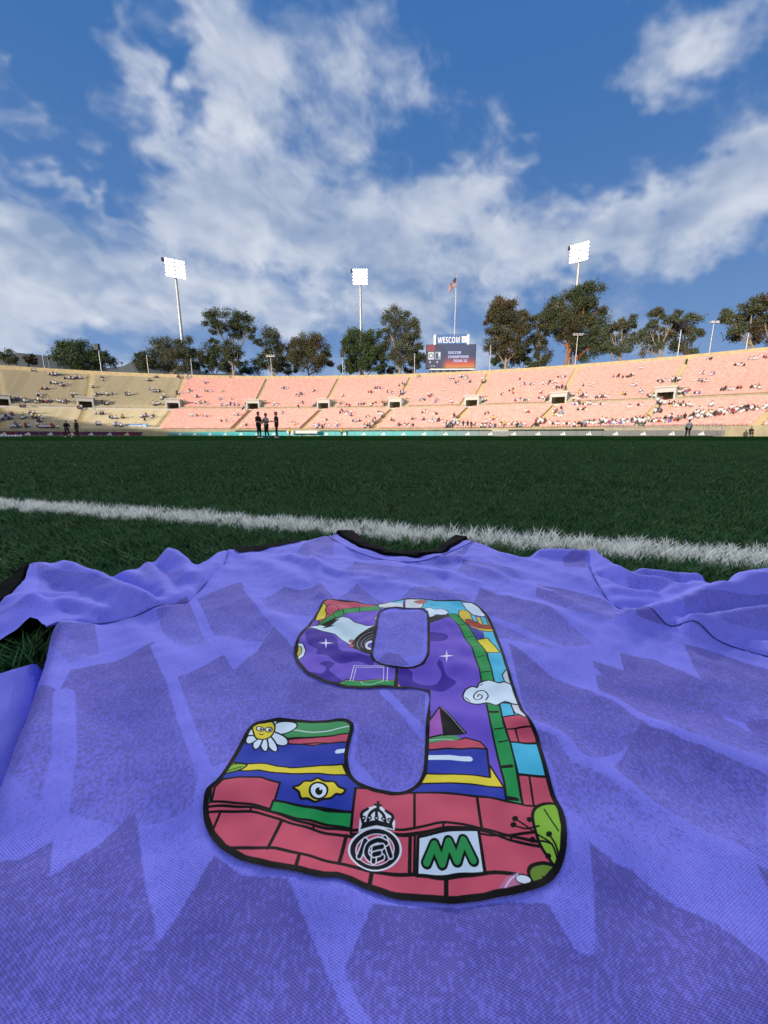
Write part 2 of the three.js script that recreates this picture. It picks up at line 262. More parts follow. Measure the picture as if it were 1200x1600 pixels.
// meshes a plan region (loops, even-odd) as cloth; rolled edges fall to the grass where 'roll' says so
function clothMesh(loops, cell, { lift = 0, rollTo = 0.010, roll = 0.010, free = null, seams = [], height = cloth } = {}) {
  let x0 = 9, x1 = -9, y0 = 9, y1 = -9; for (const l of loops) for (const [x, y] of l) { x0 = Math.min(x0, x); x1 = Math.max(x1, x); y0 = Math.min(y0, y); y1 = Math.max(y1, y); }
  const nx = Math.ceil((x1 - x0) / cell) + 2, ny = Math.ceil((y1 - y0) / cell) + 2, ins = new Uint8Array((nx + 1) * (ny + 1)), id = new Int32Array((nx + 1) * (ny + 1)).fill(-1), pos = [], uv = [], idx = [];
  const isIn = (x, y) => loops.reduce((c, l) => c !== inside(l, x, y), false);
  for (let j = 0; j <= ny; j++) for (let i = 0; i <= nx; i++) ins[j * (nx + 1) + i] = isIn(x0 + (i - 1) * cell, y0 + (j - 1) * cell) ? 1 : 0;
  const vert = (i, j) => {
    const k = j * (nx + 1) + i; if (id[k] >= 0) return id[k];
    let x = x0 + (i - 1) * cell, y = y0 + (j - 1) * cell;
    if (!ins[k]) { const n = nearest(loops, x, y); x = n[1]; y = n[2]; }
    let h = height(x, y) + lift; for (const s of seams) { const d = nearLine(s, x, y); h -= 0.0028 * Math.exp(-(d * d) / (0.0022 * 0.0022)); }
    if (roll) { const d = free ? nearLine(free, x, y) : nearest(loops, x, y)[0]; if (d < roll) { const t = 1 - d / roll; h = rollTo + (h - rollTo) * Math.sqrt(Math.max(0, 1 - t * t)); } }
    id[k] = pos.length / 3; pos.push(x, h, -y); uv.push(x, y); return id[k];
  };
  for (let j = 0; j < ny; j++) for (let i = 0; i < nx; i++) {
    const k = j * (nx + 1) + i; if (ins[k] + ins[k + 1] + ins[k + nx + 1] + ins[k + nx + 2] === 0) continue;
    const a = vert(i, j), b = vert(i + 1, j), c = vert(i + 1, j + 1), d = vert(i, j + 1); idx.push(a, b, c, a, c, d);
  }
  return geoFrom(pos, idx, uv);
}
// the tonal knit: dark peaks whose stitches thin out downwards, stitch by stitch, over a paler ground. Each is [outline, first dark, last dark, dark at first, dark at last]
const PEAKS = [
  [[[523, 832], [480, 842], [463, 862], [478, 872], [520, 868]], 838, 880, .75, .35], [[[555, 872], [535, 892], [560, 905], [650, 912], [700, 900], [640, 890]], 872, 915, .9, .2],
  [[[723, 873], [715, 893], [760, 905], [840, 912], [800, 890]], 873, 912, .9, .2], [[[660, 872], [690, 885], [715, 880], [735, 850], [700, 866]], 850, 890, .6, .3],
  [[[443, 913], [407, 937], [415, 950], [480, 960], [530, 940], [500, 910], [470, 917]], 910, 965, .95, .25], [[[557, 911], [530, 933], [520, 960], [600, 975], [600, 935]], 911, 990, .95, .2],
  [[[677, 912], [640, 920], [625, 935], [700, 950], [750, 950], [735, 932]], 912, 970, .95, .2], [[[750, 914], [738, 943], [760, 985], [860, 1010], [930, 1000], [860, 950], [800, 932]], 914, 1010, .95, .45],
  [[[880, 870], [882, 882], [915, 884], [918, 861]], 862, 890, .8, .7], [[[838, 912], [837, 930], [900, 955], [985, 972], [990, 960], [940, 930], [880, 915]], 912, 985, .95, .3], [[[985, 945], [993, 973], [1045, 978], [1010, 962]], 945, 980, 1, .8],
  [[[375, 905], [300, 933], [318, 965], [335, 985], [420, 1000], [425, 975], [397, 930]], 905, 1010, 1, .45], [[[300, 928], [245, 957], [255, 985], [285, 1005], [330, 1000], [316, 970]], 928, 1010, .95, .3],
  [[[147, 972], [75, 985], [80, 1010], [110, 1040], [155, 1020], [152, 1000]], 968, 1045, .85, .3], [[[240, 1002], [176, 1032], [112, 1052], [80, 1120], [95, 1260], [200, 1290], [300, 1260], [315, 1190], [296, 1150], [259, 1056]], 1002, 1290, 1, .42],
  [[[350, 1016], [270, 1062], [296, 1130], [330, 1200], [420, 1160], [560, 1090], [470, 1045], [462, 1010], [430, 975], [400, 1013], [364, 1040]], 975, 1180, 1, .45], [[[420, 1000], [400, 1015], [470, 1040], [462, 1000]], 1000, 1050, .7, .5],
  [[[460, 1060], [440, 1110], [560, 1130], [555, 1180], [600, 1225], [660, 1215], [665, 1070], [560, 1066]], 1060, 1230, .95, .45], [[[580, 1035], [600, 1040], [640, 1035], [625, 1020], [606, 1016]], 1014, 1040, 1, .7], [[[590, 955], [585, 1030], [660, 1020], [664, 955]], 950, 1045, .5, .25],
  [[[795, 1000], [820, 1100], [860, 1190], [935, 1180], [1020, 1140], [960, 1090], [935, 1082], [860, 1050]], 1000, 1190, 1, .6], [[[927, 1026], [937, 1078], [965, 1085], [1005, 1118], [1075, 1150], [1200, 1195], [1200, 1150], [1126, 1108], [1096, 1062], [1025, 1024], [969, 1015], [976, 1041]], 1014, 1190, 1, .55],
  [[[1070, 1002], [1096, 1062], [1126, 1108], [1200, 1130], [1250, 1130], [1250, 1050], [1200, 1040], [1126, 1015]], 1002, 1130, 1, .55], [[[850, 1150], [900, 1186], [957, 1212], [1010, 1262], [1062, 1292], [1120, 1330], [1000, 1345], [950, 1310], [880, 1250]], 1150, 1345, .9, .1],
  [[[1000, 1130], [960, 1195], [1010, 1250], [1070, 1285], [1200, 1340], [1200, 1210], [1100, 1170]], 1130, 1370, .95, .3], [[[1165, 1120], [1200, 1170], [1250, 1200], [1250, 1120]], 1120, 1200, .9, .6], [[[1182, 1352], [1200, 1390], [1260, 1420], [1250, 1370]], 1352, 1420, 1, .7],
  [[[81, 1309], [34, 1339], [0, 1343], [-60, 1350], [-120, 1500], [-60, 1700], [170, 1700], [172, 1529], [244, 1465], [246, 1455], [225, 1375], [216, 1300], [210, 1262], [154, 1319], [79, 1375]], 1262, 1700, 1, .5],
  [[[335, 1337], [244, 1465], [172, 1529], [178, 1720], [560, 1720], [550, 1600], [508, 1508], [450, 1383], [380, 1372]], 1337, 1720, 1, .65], [[[583, 1404], [537, 1508], [560, 1560], [590, 1610], [610, 1720], [935, 1720], [933, 1472], [901, 1469], [856, 1405], [760, 1412]], 1404, 1720, 1, .55],
  [[[922, 1311], [931, 1375], [933, 1472], [935, 1577], [940, 1720], [1300, 1720], [1300, 1560], [1200, 1514], [1122, 1450], [1062, 1412], [987, 1349], [965, 1343]], 1311, 1720, 1, .7], [[[870, 1180], [882, 1240], [960, 1310], [990, 1300], [930, 1230]], 1180, 1320, .8, .2],
  [[[30, 1090], [12, 1150], [0, 1200], [60, 1260], [90, 1180], [92, 1090], [60, 1080]], 1080, 1260, .9, .25],
  [[[230, 880], [200, 925], [260, 940], [290, 900]], 880, 945, .5, .2], [[[60, 890], [60, 930], [160, 945], [200, 920]], 888, 950, .6, .15], [[[960, 880], [1000, 930], [1080, 925], [1060, 900]], 880, 935, .6, .2], [[[1060, 940], [1080, 980], [1250, 980], [1250, 920]], 920, 985, .7, .3],
].map(([l, a, b, p, q]) => [plan(l), onPlane(600, a, CLOTH)[1], onPlane(600, b, CLOTH)[1], p, q < 0.25 ? 0 : q]);
const BANDS = [ // plain pale bands knitted between the peaks
  [[[822, 1127], [875, 1144], [901, 1180], [957, 1206], [1010, 1255], [1062, 1285], [1130, 1335]], .0036], [[[935, 1080], [961, 1086], [1002, 1120], [1070, 1154], [1210, 1195]], .0036], [[[770, 962], [825, 985], [880, 1010], [930, 1042]], .004], [[[243, 1008], [270, 1065], [298, 1150], [322, 1210]], .0036], [[[300, 930], [325, 985], [352, 1014]], .004], [[[385, 915], [420, 962], [462, 1003]], .004], [[[102, 1090], [102, 1180], [84, 1270]], .005], [[[455, 866], [480, 885], [500, 893]], .003], [[[735, 880], [800, 902], [860, 925]], .003], [[[600, 1075], [625, 1100], [662, 1140]], .003],
].map(([l, w]) => [plan(l), w]);
const TX0 = -0.72, TX1 = 0.72, TY0 = -0.2, TY1 = 0.72;
const knitTex = (() => {
  const W = 2048, H = 1536, R = rng(77), sx = (TX1 - TX0) / W, sy = (TY1 - TY0) / H, dark = new Float32Array(W * H).fill(0), set = new Uint8Array(W * H);
  for (const [l, a, b, p, q] of PEAKS) {
    const xs = l.map((v) => v[0]), ys = l.map((v) => v[1]), i0 = Math.max(0, Math.floor((Math.min(...xs) - TX0) / sx)), i1 = Math.min(W - 1, Math.ceil((Math.max(...xs) - TX0) / sx)), j0 = Math.max(0, Math.floor((Math.min(...ys) - TY0) / sy)), j1 = Math.min(H - 1, Math.ceil((Math.max(...ys) - TY0) / sy));
    for (let j = j0; j <= j1; j++) for (let i = i0; i <= i1; i++) { const x = TX0 + (i + .5) * sx, y = TY0 + (j + .5) * sy; if (inside(l, x, y)) dark[j * W + i] = Math.max(dark[j * W + i], lerp(p, q, clamp((a - y) / (a - b), 0, 1))); }
  }
  for (const [l, wd] of BANDS) { const xs = l.map((v) => v[0]), ys = l.map((v) => v[1]), i0 = Math.max(0, Math.floor((Math.min(...xs) - wd - TX0) / sx)), i1 = Math.min(W - 1, Math.ceil((Math.max(...xs) + wd - TX0) / sx)), j0 = Math.max(0, Math.floor((Math.min(...ys) - wd - TY0) / sy)), j1 = Math.min(H - 1, Math.ceil((Math.max(...ys) + wd - TY0) / sy)); for (let j = j0; j <= j1; j++) for (let i = i0; i <= i1; i++) if (nearLine(l, TX0 + (i + .5) * sx, TY0 + (j + .5) * sy) < wd) dark[j * W + i] = 0; }
  const d = new Uint8Array(W * H * 4), rnd = new Float32Array(W * (H / 2)).map(() => R());
  for (let j = 0; j < H; j++) for (let i = 0; i < W; i++) {
    const k = j * W + i, n = rnd[(j >> 1) * W + i], m = noise2(i * .7, j * .3) * .5 + .5, stitch = dark[k] > 0 ? (n * .9 + m * .1 < dark[k] * .8 + .04 ? 1 : 0) : 0, g = 0.975 + 0.05 * n;
    // sRGB tones of the two yarns
    const w = dark[k] > 0 ? 0.56 * dark[k] + 0.44 * stitch : n < 0.12 ? 0.2 : 0, c = [lerp(139, 107, w) * g, lerp(137, 99, w) * g, lerp(249, 188, w) * g];
    const o = k * 4; d[o] = clamp(c[0], 0, 255); d[o + 1] = clamp(c[1], 0, 255); d[o + 2] = clamp(c[2], 0, 255); d[o + 3] = 255;
  }
  const t = new THREE.DataTexture(d, W, H); t.colorSpace = THREE.SRGBColorSpace; t.magFilter = THREE.LinearFilter; t.minFilter = THREE.LinearMipmapLinearFilter; t.needsUpdate = true;
  t.repeat.set(1 / (TX1 - TX0), 1 / (TY1 - TY0)); t.offset.set(-TX0 / (TX1 - TX0), -TY0 / (TY1 - TY0)); return t;
})();
const wales = grainMap(256, 256, (x, y) => { const a = Math.sin(x / 256 * 2 * Math.PI * 16), b = Math.sin(y / 256 * 2 * Math.PI * 20 + (Math.floor(x / 16) % 2) * Math.PI); return 0.5 + 0.28 * a + 0.16 * b + 0.08 * noise2(x * .5, y * .5); }, false);
wales.repeat.set(1 / 0.0135, 1 / 0.0165);
const knit = new THREE.MeshPhysicalMaterial({ map: knitTex, bumpMap: wales, bumpScale: 0.0003, roughness: 0.85, sheen: 0.3, sheenRoughness: 0.5, sheenColor: new THREE.Color().setRGB(0.5, 0.5, 0.9), side: THREE.DoubleSide });
const ribbing = new THREE.MeshPhysicalMaterial({ color: new THREE.Color().setRGB(0.005, 0.005, 0.008), roughness: 0.95, specularIntensity: 0.12, bumpMap: wales, bumpScale: 0.0004, side: THREE.DoubleSide });
const jersey = thing('football_jersey', 'purple football jersey spread face down on the grass with a large patterned number 9', 'jersey');
{
  const freeL = [...bodyLoop.slice(0, 4), seamL[0]], bodySide = bodyLoop.slice(4 + seamL.length - 1, 4 + seamL.length + 9);
  const neck = bodyLoop.slice(bodyLoop.length - 5).concat([bodyLoop[0]]), topR = bodyLoop.slice(bodyLoop.length - 11, bodyLoop.length - 4);
  // which outline stretches are open edges rather than seams
  const join = (a) => a;
  const edges = [freeL, bodySide, topR];
  const near = (x, y) => Math.min(...edges.map((e) => nearLine(e, x, y)));
  const mesh = (loops, cell, opt, name, mat, free) => {
    const g = clothMesh(loops, cell, { ...opt, roll: 0 }), p = g.attributes.position;
    if (free) { for (let i = 0; i < p.count; i++) { const x = p.getX(i), D = -p.getZ(i), r = opt.roll ?? 0.011; let d = 1e9; for (const e of free) d = Math.min(d, nearLine(e, x, D)); if (d < r) { const t = 1 - d / r, low = opt.rollTo ?? 0.008; p.setY(i, low + (p.getY(i) - low) * Math.sqrt(Math.max(0, 1 - t * t))); } } g.computeVertexNormals(); }
    return part(name, g, mat, jersey);
  };
  mesh([bodyLoop], 0.0034, { seams: [seamL, seamR] }, 'back_panel', knit, edges);
  mesh([sleeveLLoop], 0.0034, { seams: [seamL], rollTo: 0.012 }, 'sleeve', knit, [[seamL[0], ...sleeveLLoop.slice(seamL.length, seamL.length + 16)]]);
  for (const s of [seamL, seamR]) part('sleeve_seam', new THREE.TubeGeometry(new THREE.CatmullRomCurve3(s.map(([x, D]) => V(x, cloth(x, D) - 0.0019, -D))), 120, 0.0006, 5), std(0.06, 0.06, 0.28, 0.9), jersey);
  mesh([sleeveRLoop], 0.0034, { seams: [seamR] }, 'sleeve', knit, [[...sleeveRLoop.slice(seamR.length), seamR[0]]]);
  mesh([cuffLoop], 0.003, { lift: 0.001, roll: 0.004 }, 'cuff', ribbing, [[...cuffLoop, cuffLoop[0]]]);
  mesh([collarLoop], 0.0022, { lift: 0.003, roll: 0.005, rollTo: 0.016 }, 'collar', ribbing, [[...collarLoop, collarLoop[0]]]);
  // the stripe along the shoulder, white edged
  mesh([plan([[364, 857], [374, 863], [400, 858], [440, 850], [470, 844], [466, 841.5], [430, 847], [395, 852]])], 0.002, { lift: 0.0016 }, 'shoulder_stripe', ribbing, null);
  // neckline seam: a fine raised line of stitching round the collar
  const line = plan([[514, 836], [550, 857], [595, 872], [650, 876], [694, 868], [740, 845]]).map(([x, D]) => V(x, cloth(x, D) + 0.0008, -D));
  part('neck_seam', new THREE.TubeGeometry(new THREE.CatmullRomCurve3(line), 60, 0.0009, 5), std(0.10, 0.10, 0.5, 0.8), jersey);
  // the front of the jersey shows beneath, where the side is folded over
  const under = frontLoop;
  mesh([under], 0.004, { height: (x, D) => 0.016 + 0.002 * noise2(x * 22, D * 16), roll: 0.008, rollTo: 0.006 }, 'front_panel', knit, [[...under, under[0]]]);
}
// ---------- the number on the back: a vinyl print with its artwork ----------
{
  const Z = ([x, y]) => onPlane(300 + x / 1.9355, 900 + y / 1.9355, CLOTH - 0.001);        // traced positions -> plan
  const outline = [[410, 72], [480, 76], [560, 78], [600, 74], [640, 69], [700, 72], [800, 77], [850, 82], [872, 95], [895, 115], [915, 150], [940, 220], [965, 300], [990, 370], [1005, 410], [1022, 442], [1048, 487], [1060, 530], [1080, 600], [1100, 660], [1122, 705], [1133, 760], [1131, 830], [1112, 882], [1075, 925], [1020, 955], [960, 975], [890, 987], [800, 985], [700, 975], [600, 962], [530, 942], [480, 925], [440, 920], [400, 930], [350, 932], [300, 922], [230, 905], [150, 875], [90, 838], [55, 790], [36, 740], [34, 700], [44, 655], [60, 640], [80, 622], [110, 570], [140, 510], [165, 465], [180, 445], [200, 433], [230, 428], [300, 425], [380, 432], [440, 434], [470, 438], [487, 450], [489, 468], [480, 500], [472, 540], [474, 575], [486, 602], [510, 622], [550, 633], [600, 638], [650, 632], [680, 615], [698, 585], [704, 520], [708, 430], [712, 335], [620, 332], [520, 330], [430, 325], [380, 312], [340, 290], [316, 260], [308, 228], [318, 192], [350, 150], [380, 105], [395, 80]].map(Z);
  const hole = [[590, 97], [640, 101], [690, 101], [706, 110], [711, 130], [712, 200], [709, 240], [695, 260], [670, 269], [640, 272], [610, 268], [575, 259], [554, 248], [547, 236], [551, 205], [560, 160], [565, 120], [574, 103]].map(Z);
  const all = [...outline], X0 = Math.min(...all.map((p) => p[0])) - 0.004, X1 = Math.max(...all.map((p) => p[0])) + 0.004, Y0 = Math.min(...all.map((p) => p[1])) - 0.004, Y1 = Math.max(...all.map((p) => p[1])) + 0.004;
  const MM = 5.4, W = Math.ceil((X1 - X0) * 1000 * MM), H = Math.ceil((Y1 - Y0) * 1000 * MM);
  const C = ([x, D]) => [(x - X0) * 1000 * MM, H - (D - Y0) * 1000 * MM];
  const art = canvasMap(W, H, (g) => {
    const K = '#060609';
    const path = (pts, close = true) => { g.beginPath(); pts.forEach((p, i) => { const [a, b] = C(Z(p)); i ? g.lineTo(a, b) : g.moveTo(a, b); }); if (close) g.closePath(); };
    const smooth = (pts, close) => { const v = pts.map(([x, y]) => V(x, y, 0)); return new THREE.CatmullRomCurve3(v, close, 'centripetal').getPoints(pts.length * 8).map((p) => [p.x, p.y]); };
    const fill = (pts, c, w = 0.9, s = false) => { path(s ? smooth(pts, true) : pts); g.fillStyle = c; g.fill(); if (w) { g.lineWidth = w * MM; g.strokeStyle = K; g.lineJoin = 'round'; g.stroke(); } };
    const line = (pts, w = 0.9, c = K, s = false) => { path(s ? smooth(pts, false) : pts, false); g.lineWidth = w * MM; g.strokeStyle = c; g.lineCap = 'round'; g.lineJoin = 'round'; g.stroke(); };
    const ring = (x, y, rx, ry, n = 40, a0 = 0, a1 = 360) => Array.from({ length: n + 1 }, (_, i) => { const a = rad(lerp(a0, a1, i / n)); return [x + rx * Math.cos(a), y + ry * Math.sin(a)]; });
    const red = '#d4566a', blue = '#3042ac', green = '#1f9c4e', yellow = '#f2dc3a', purple = '#7558cc', deep = '#40229a', cyan = '#50c6e2', white = '#e8f7fc';
    g.fillStyle = red; g.fillRect(0, 0, W, H);
    fill([[280, 60], [900, 60], [960, 330], [960, 700], [700, 700], [700, 340], [280, 340]], purple, 0);
    // night shapes on the purple
    fill([[345, 165], [380, 158], [420, 165], [440, 185], [445, 215], [500, 228], [548, 246], [548, 262], [500, 250], [440, 255], [410, 238], [375, 232], [380, 222], [350, 205]], deep, 0, true);
    fill([[325, 285], [360, 290], [395, 292], [405, 272], [385, 262], [410, 254], [432, 258], [425, 268], [415, 280], [440, 300], [452, 310], [430, 326], [380, 318]], deep, 0, true);
    fill([[712, 170], [755, 170], [775, 180], [765, 194], [712, 196]], deep, 0, true);
    fill([[628, 275], [665, 283], [668, 305], [700, 315], [740, 312], [755, 292], [742, 262], [748, 253], [758, 262], [768, 290], [800, 312], [790, 322], [760, 336], [715, 330], [640, 328], [622, 310]], deep, 0, true);
    line([[382, 296], [432, 292]], .5, deep);
    const star = (x, y, s) => { const p = []; for (let i = 0; i < 8; i++) { const a = rad(i * 45), r = i % 2 ? s * .16 : s * (i % 4 ? .8 : 1); p.push([x + r * Math.cos(a), y + r * Math.sin(a)]); } fill(p, '#f2f4fb', 0); };
    star(405, 198, 24); star(770, 244, 24);
    // upper left: arch, hand, record
    fill([[400, 70], [556, 78], [556, 94], [480, 105], [425, 128], [385, 140], [380, 120]], red);
    fill([[392, 78], [412, 98], [402, 125], [372, 134]], yellow); fill(ring(424, 102, 20, 14), red);
    fill([[372, 148], [400, 128], [432, 108], [480, 94], [560, 84], [575, 90], [566, 100], [490, 106], [445, 122], [410, 142], [368, 156]], green); for (const [a, b] of [[[455, 98], [460, 116]], [[505, 90], [507, 104]], [[425, 112], [434, 126]]]) line([a, b], .8);
    fill([[562, 77], [638, 71], [640, 98], [590, 96], [565, 90]], '#dfe4e2'); fill([[600, 74], [640, 69], [640, 80], [612, 84]], cyan, 0);
    fill([[352, 154], [400, 138], [455, 122], [475, 126], [492, 138], [530, 150], [572, 152], [560, 172], [520, 178], [492, 192], [478, 202], [452, 184], [430, 166], [395, 160]], '#d9eef0', .8);
    fill([[385, 142], [440, 122], [432, 130], [448, 128], [420, 142], [432, 142], [392, 152], [404, 145]], K, 0);
    fill([[556, 154], [520, 166], [492, 184], [480, 204], [500, 218], [548, 232], [556, 200]], '#16161c', .5, true); for (const r of [.45, .62, .8]) line(ring(552, 200, 66 * r, 38 * r, 20, 150, 265), .45, '#b9bcc4');
    fill(ring(540, 206, 18, 14), '#e9ebf4', .5); fill(ring(540, 206, 8, 6), purple, .5); fill(ring(482, 188, 7, 5), '#c76a6a', .5); fill(ring(482, 204, 8, 6), '#c76a6a', .5);
    fill([[556, 120], [565, 118], [566, 130], [552, 130]], white, .5);
    // left edge eye, goal and turf
    fill([[300, 250], [318, 205], [336, 206], [344, 222], [338, 238], [318, 256]], white, .7); fill([[312, 238], [322, 212], [332, 216], [330, 230], [318, 244]], '#dcca4a', .5); fill([[308, 232], [316, 212], [322, 220], [316, 236]], K, 0);
    fill([[428, 328], [466, 304], [612, 307], [612, 334]], green, .6); line([[440, 324], [470, 306], [612, 309]], .5, '#d98a7f'); line([[478, 308], [490, 262], [592, 267], [590, 312]], .55, '#eef2f6'); line([[486, 308], [497, 267], [580, 270], [578, 312]], .45, '#eef2f6'); line([[510, 308], [516, 316], [550, 320], [578, 313]], .45, '#eef2f6'); fill([[622, 330], [622, 316], [640, 332]], '#dba08e', .4);
    line([[620, 272], [616, 334]], 2);
    // upper right: sky, cloud, sun with boat
    fill([[644, 72], [705, 73], [695, 100], [644, 99]], '#dfe6e2', .9); fill([[695, 100], [705, 72], [800, 76], [860, 82], [850, 170], [830, 150], [790, 122], [740, 108]], cyan, .6); line([[720, 86], [770, 96], [840, 108]], .35); fill(ring(692, 80, 20, 4), '#d8756d', .3);
    fill([[704, 128], [704, 102], [722, 98], [735, 104], [755, 102], [775, 112], [760, 124], [740, 122], [720, 134]], white, .7, true); fill([[712, 130], [772, 118], [790, 124], [712, 148]], '#2b2a33', 0);
    fill([[815, 84], [850, 82], [895, 112], [880, 118], [850, 112], [830, 100]], white, .7); fill([[805, 112], [812, 102], [835, 104], [852, 118], [905, 122], [915, 160], [870, 156], [830, 146], [812, 132]], '#e6c83c', .8); fill([[842, 114], [856, 114], [866, 136], [850, 132]], cyan, .7); fill([[872, 118], [888, 120], [898, 140], [880, 138]], cyan, .7); fill([[825, 132], [840, 128], [875, 140], [910, 142], [912, 152], [860, 150], [832, 142]], '#b5402f', .5);
    fill([[800, 118], [825, 138], [870, 162], [890, 178], [850, 184], [830, 160]], '#4142a8', .5);
    fill([[880, 158], [920, 160], [1000, 440], [930, 440]], cyan, .5); fill([[856, 184], [895, 178], [912, 200], [932, 230], [884, 234]], yellow, .8); fill([[946, 318], [938, 300], [950, 284], [962, 290], [972, 330]], '#dfe6e8', .7);
    // bamboo
    fill([[772, 118], [798, 116], [835, 148], [878, 205], [903, 270], [926, 370], [942, 450], [968, 520], [988, 620], [1002, 700], [952, 690], [944, 620], [922, 530], [902, 450], [888, 370], [868, 280], [846, 215], [808, 152]], green, 1);
    for (const [a, b, w] of [[[806, 148], [824, 144], .8], [[832, 180], [850, 176], .8], [[850, 215], [872, 210], .8], [[860, 246], [884, 242], .8], [[876, 292], [902, 288], .8], [[900, 412], [924, 412], 1.6], [[915, 466], [942, 462], .8], [[928, 500], [958, 498], .8], [[940, 574], [966, 574], 1.8], [[956, 672], [984, 672], 1.8]]) line([a, b], w);
    fill([[938, 430], [1030, 434], [1060, 505], [962, 503]], red); line([[948, 466], [1040, 464]]); line([[978, 466], [988, 500]]); fill([[962, 504], [1064, 508], [1080, 606], [986, 598]], cyan); fill([[986, 600], [1082, 608], [1110, 660], [1105, 690], [1002, 692]], red); line([[1020, 604], [1034, 686]]);
    fill([[930, 380], [968, 384], [975, 430], [938, 430]], cyan, .8); fill([[964, 384], [1000, 388], [1022, 442], [1000, 440], [976, 420]], '#dfe4e8', .8);
    fill([[820, 352], [828, 334], [850, 328], [862, 332], [868, 320], [895, 314], [925, 322], [945, 318], [968, 326], [992, 344], [1000, 382], [975, 386], [945, 378], [920, 390], [895, 382], [870, 384], [845, 380], [826, 368]], white, 1, true);
    line([[888, 372], [896, 356], [884, 342], [862, 344], [852, 356], [860, 368], [874, 366], [878, 356], [868, 352], [864, 358]], .7, K, true); for (const [a, b] of [[[830, 362], [842, 372]], [[826, 356], [836, 366]], [[946, 376], [962, 380]], [[870, 326], [880, 322]]]) line([a, b], .5);
    // tent, temple steps
    fill([[706, 450], [722, 430], [720, 415], [712, 405], [706, 410]], '#c9683e', .5); fill(ring(714, 410, 7, 8), white, .5);
    fill([[690, 478], [712, 500], [780, 494], [812, 488], [800, 478]], '#5fa565', 0); fill([[690, 500], [800, 490], [828, 484], [872, 498], [892, 518], [690, 518]], red, .8); fill([[690, 500], [690, 480], [818, 484], [795, 494]], '#56a463', 0); line([[716, 490], [790, 492]], .5, '#cfe3cf');
    fill([[700, 462], [750, 388], [762, 478], [700, 484]], '#b162bd', .9); fill([[750, 388], [830, 470], [762, 480]], K, .8); line([[753, 392], [824, 468]], .5, '#aab0a8');
    fill([[690, 518], [892, 518], [902, 606], [690, 590]], blue, 1); line([[690, 540], [780, 544], [840, 550]], 3, white); fill([[690, 588], [902, 606], [900, 566], [944, 642], [680, 616]], yellow, .8); fill([[660, 614], [944, 642], [952, 690], [640, 645]], blue, .8);
    // lower left: daisy, turf, bands, lemon eye
    fill([[130, 420], [500, 425], [480, 482], [130, 480]], '#4da261', .8); line([[300, 458], [380, 468], [475, 460]], .7, '#e6f3ea', true); fill([[150, 482], [300, 484], [480, 480], [470, 506], [370, 500], [150, 506]], red, .8);
    fill([[120, 500], [280, 494], [370, 508], [420, 502], [478, 505], [460, 576], [100, 580]], blue, .8); line([[440, 530], [475, 528]], 2.6, white);
    fill([[100, 566], [230, 562], [300, 572], [455, 568], [470, 602], [380, 596], [280, 592], [200, 588], [90, 600]], yellow, .8); fill([[90, 596], [200, 588], [300, 594], [470, 600], [520, 640], [490, 712], [80, 660]], blue, .8);
    fill([[92, 606], [118, 574], [166, 568], [150, 586], [120, 600]], '#93bf3c', .8, true); line([[110, 596], [150, 578]], .5);
    const petal = (cx, cy, a, l, w) => fill(Array.from({ length: 19 }, (_, i) => { const t = i / 18 * 2 * Math.PI, px = l / 2 + l / 2 * Math.cos(t), py = w * Math.sin(t) * (1 + .25 * Math.cos(t)); return [cx + px * Math.cos(rad(a)) - py * Math.sin(rad(a)), cy + px * Math.sin(rad(a)) + py * Math.cos(rad(a))]; }), white, .8);
    for (const [a, l, w] of [[-10, 108, 16], [22, 84, 15], [52, 70, 13], [82, 62, 12], [112, 62, 12], [142, 62, 12], [172, 55, 12], [-44, 78, 13], [-80, 60, 13], [-120, 60, 13]]) petal(212, 462, a, l, w);
    fill([[186, 470], [182, 452], [192, 436], [215, 430], [238, 432], [250, 446], [246, 464], [232, 480], [210, 488], [192, 484]], yellow, .8, true); for (const x of [205, 231]) { fill(ring(x, 455, 11, 7), '#f6f6ee', .6); fill(ring(x + 3, 456, 4, 3.5), K, 0); } line([[203, 470], [210, 473], [216, 469]], .5, K, true);
    fill([[306, 640], [324, 634], [340, 622], [362, 622], [380, 612], [400, 620], [430, 624], [444, 642], [464, 650], [452, 664], [436, 664], [420, 674], [394, 676], [372, 682], [350, 672], [330, 670], [322, 652]], yellow, 1, true); fill(ring(383, 650, 27, 24), white, .9); fill(ring(384, 652, 11, 11), K, 0); fill(ring(389, 645, 4, 4), white, 0);
    fill([[60, 690], [70, 650], [95, 625], [150, 614], [210, 612], [266, 626], [252, 670], [244, 706], [150, 694]], red, 1); fill([[246, 676], [330, 690], [400, 706], [492, 712], [482, 755], [400, 742], [234, 712]], green, 1); fill([[40, 668], [60, 650], [56, 690], [44, 700]], '#2b9a55', .7);
    fill([[494, 640], [560, 636], [660, 642], [860, 668], [945, 680], [1010, 690], [1100, 690], [1140, 760], [900, 790], [760, 770], [640, 772], [480, 768]], red, 1);
    // bricks
    line([[40, 704], [110, 702], [180, 706], [240, 714], [365, 746], [480, 758], [560, 756], [640, 758], [760, 752], [860, 766], [960, 784], [1060, 802]], 1.1, K, true); line([[44, 720], [140, 716], [200, 722], [300, 744], [420, 770], [480, 776], [560, 772], [660, 776], [780, 768], [866, 774], [960, 796], [1050, 812]], 1.1, K, true);
    line([[80, 836], [230, 836], [300, 850], [380, 866], [445, 866], [520, 874], [600, 886], [690, 894], [770, 908], [880, 906], [960, 908], [1020, 912]], 1.3, K, true);
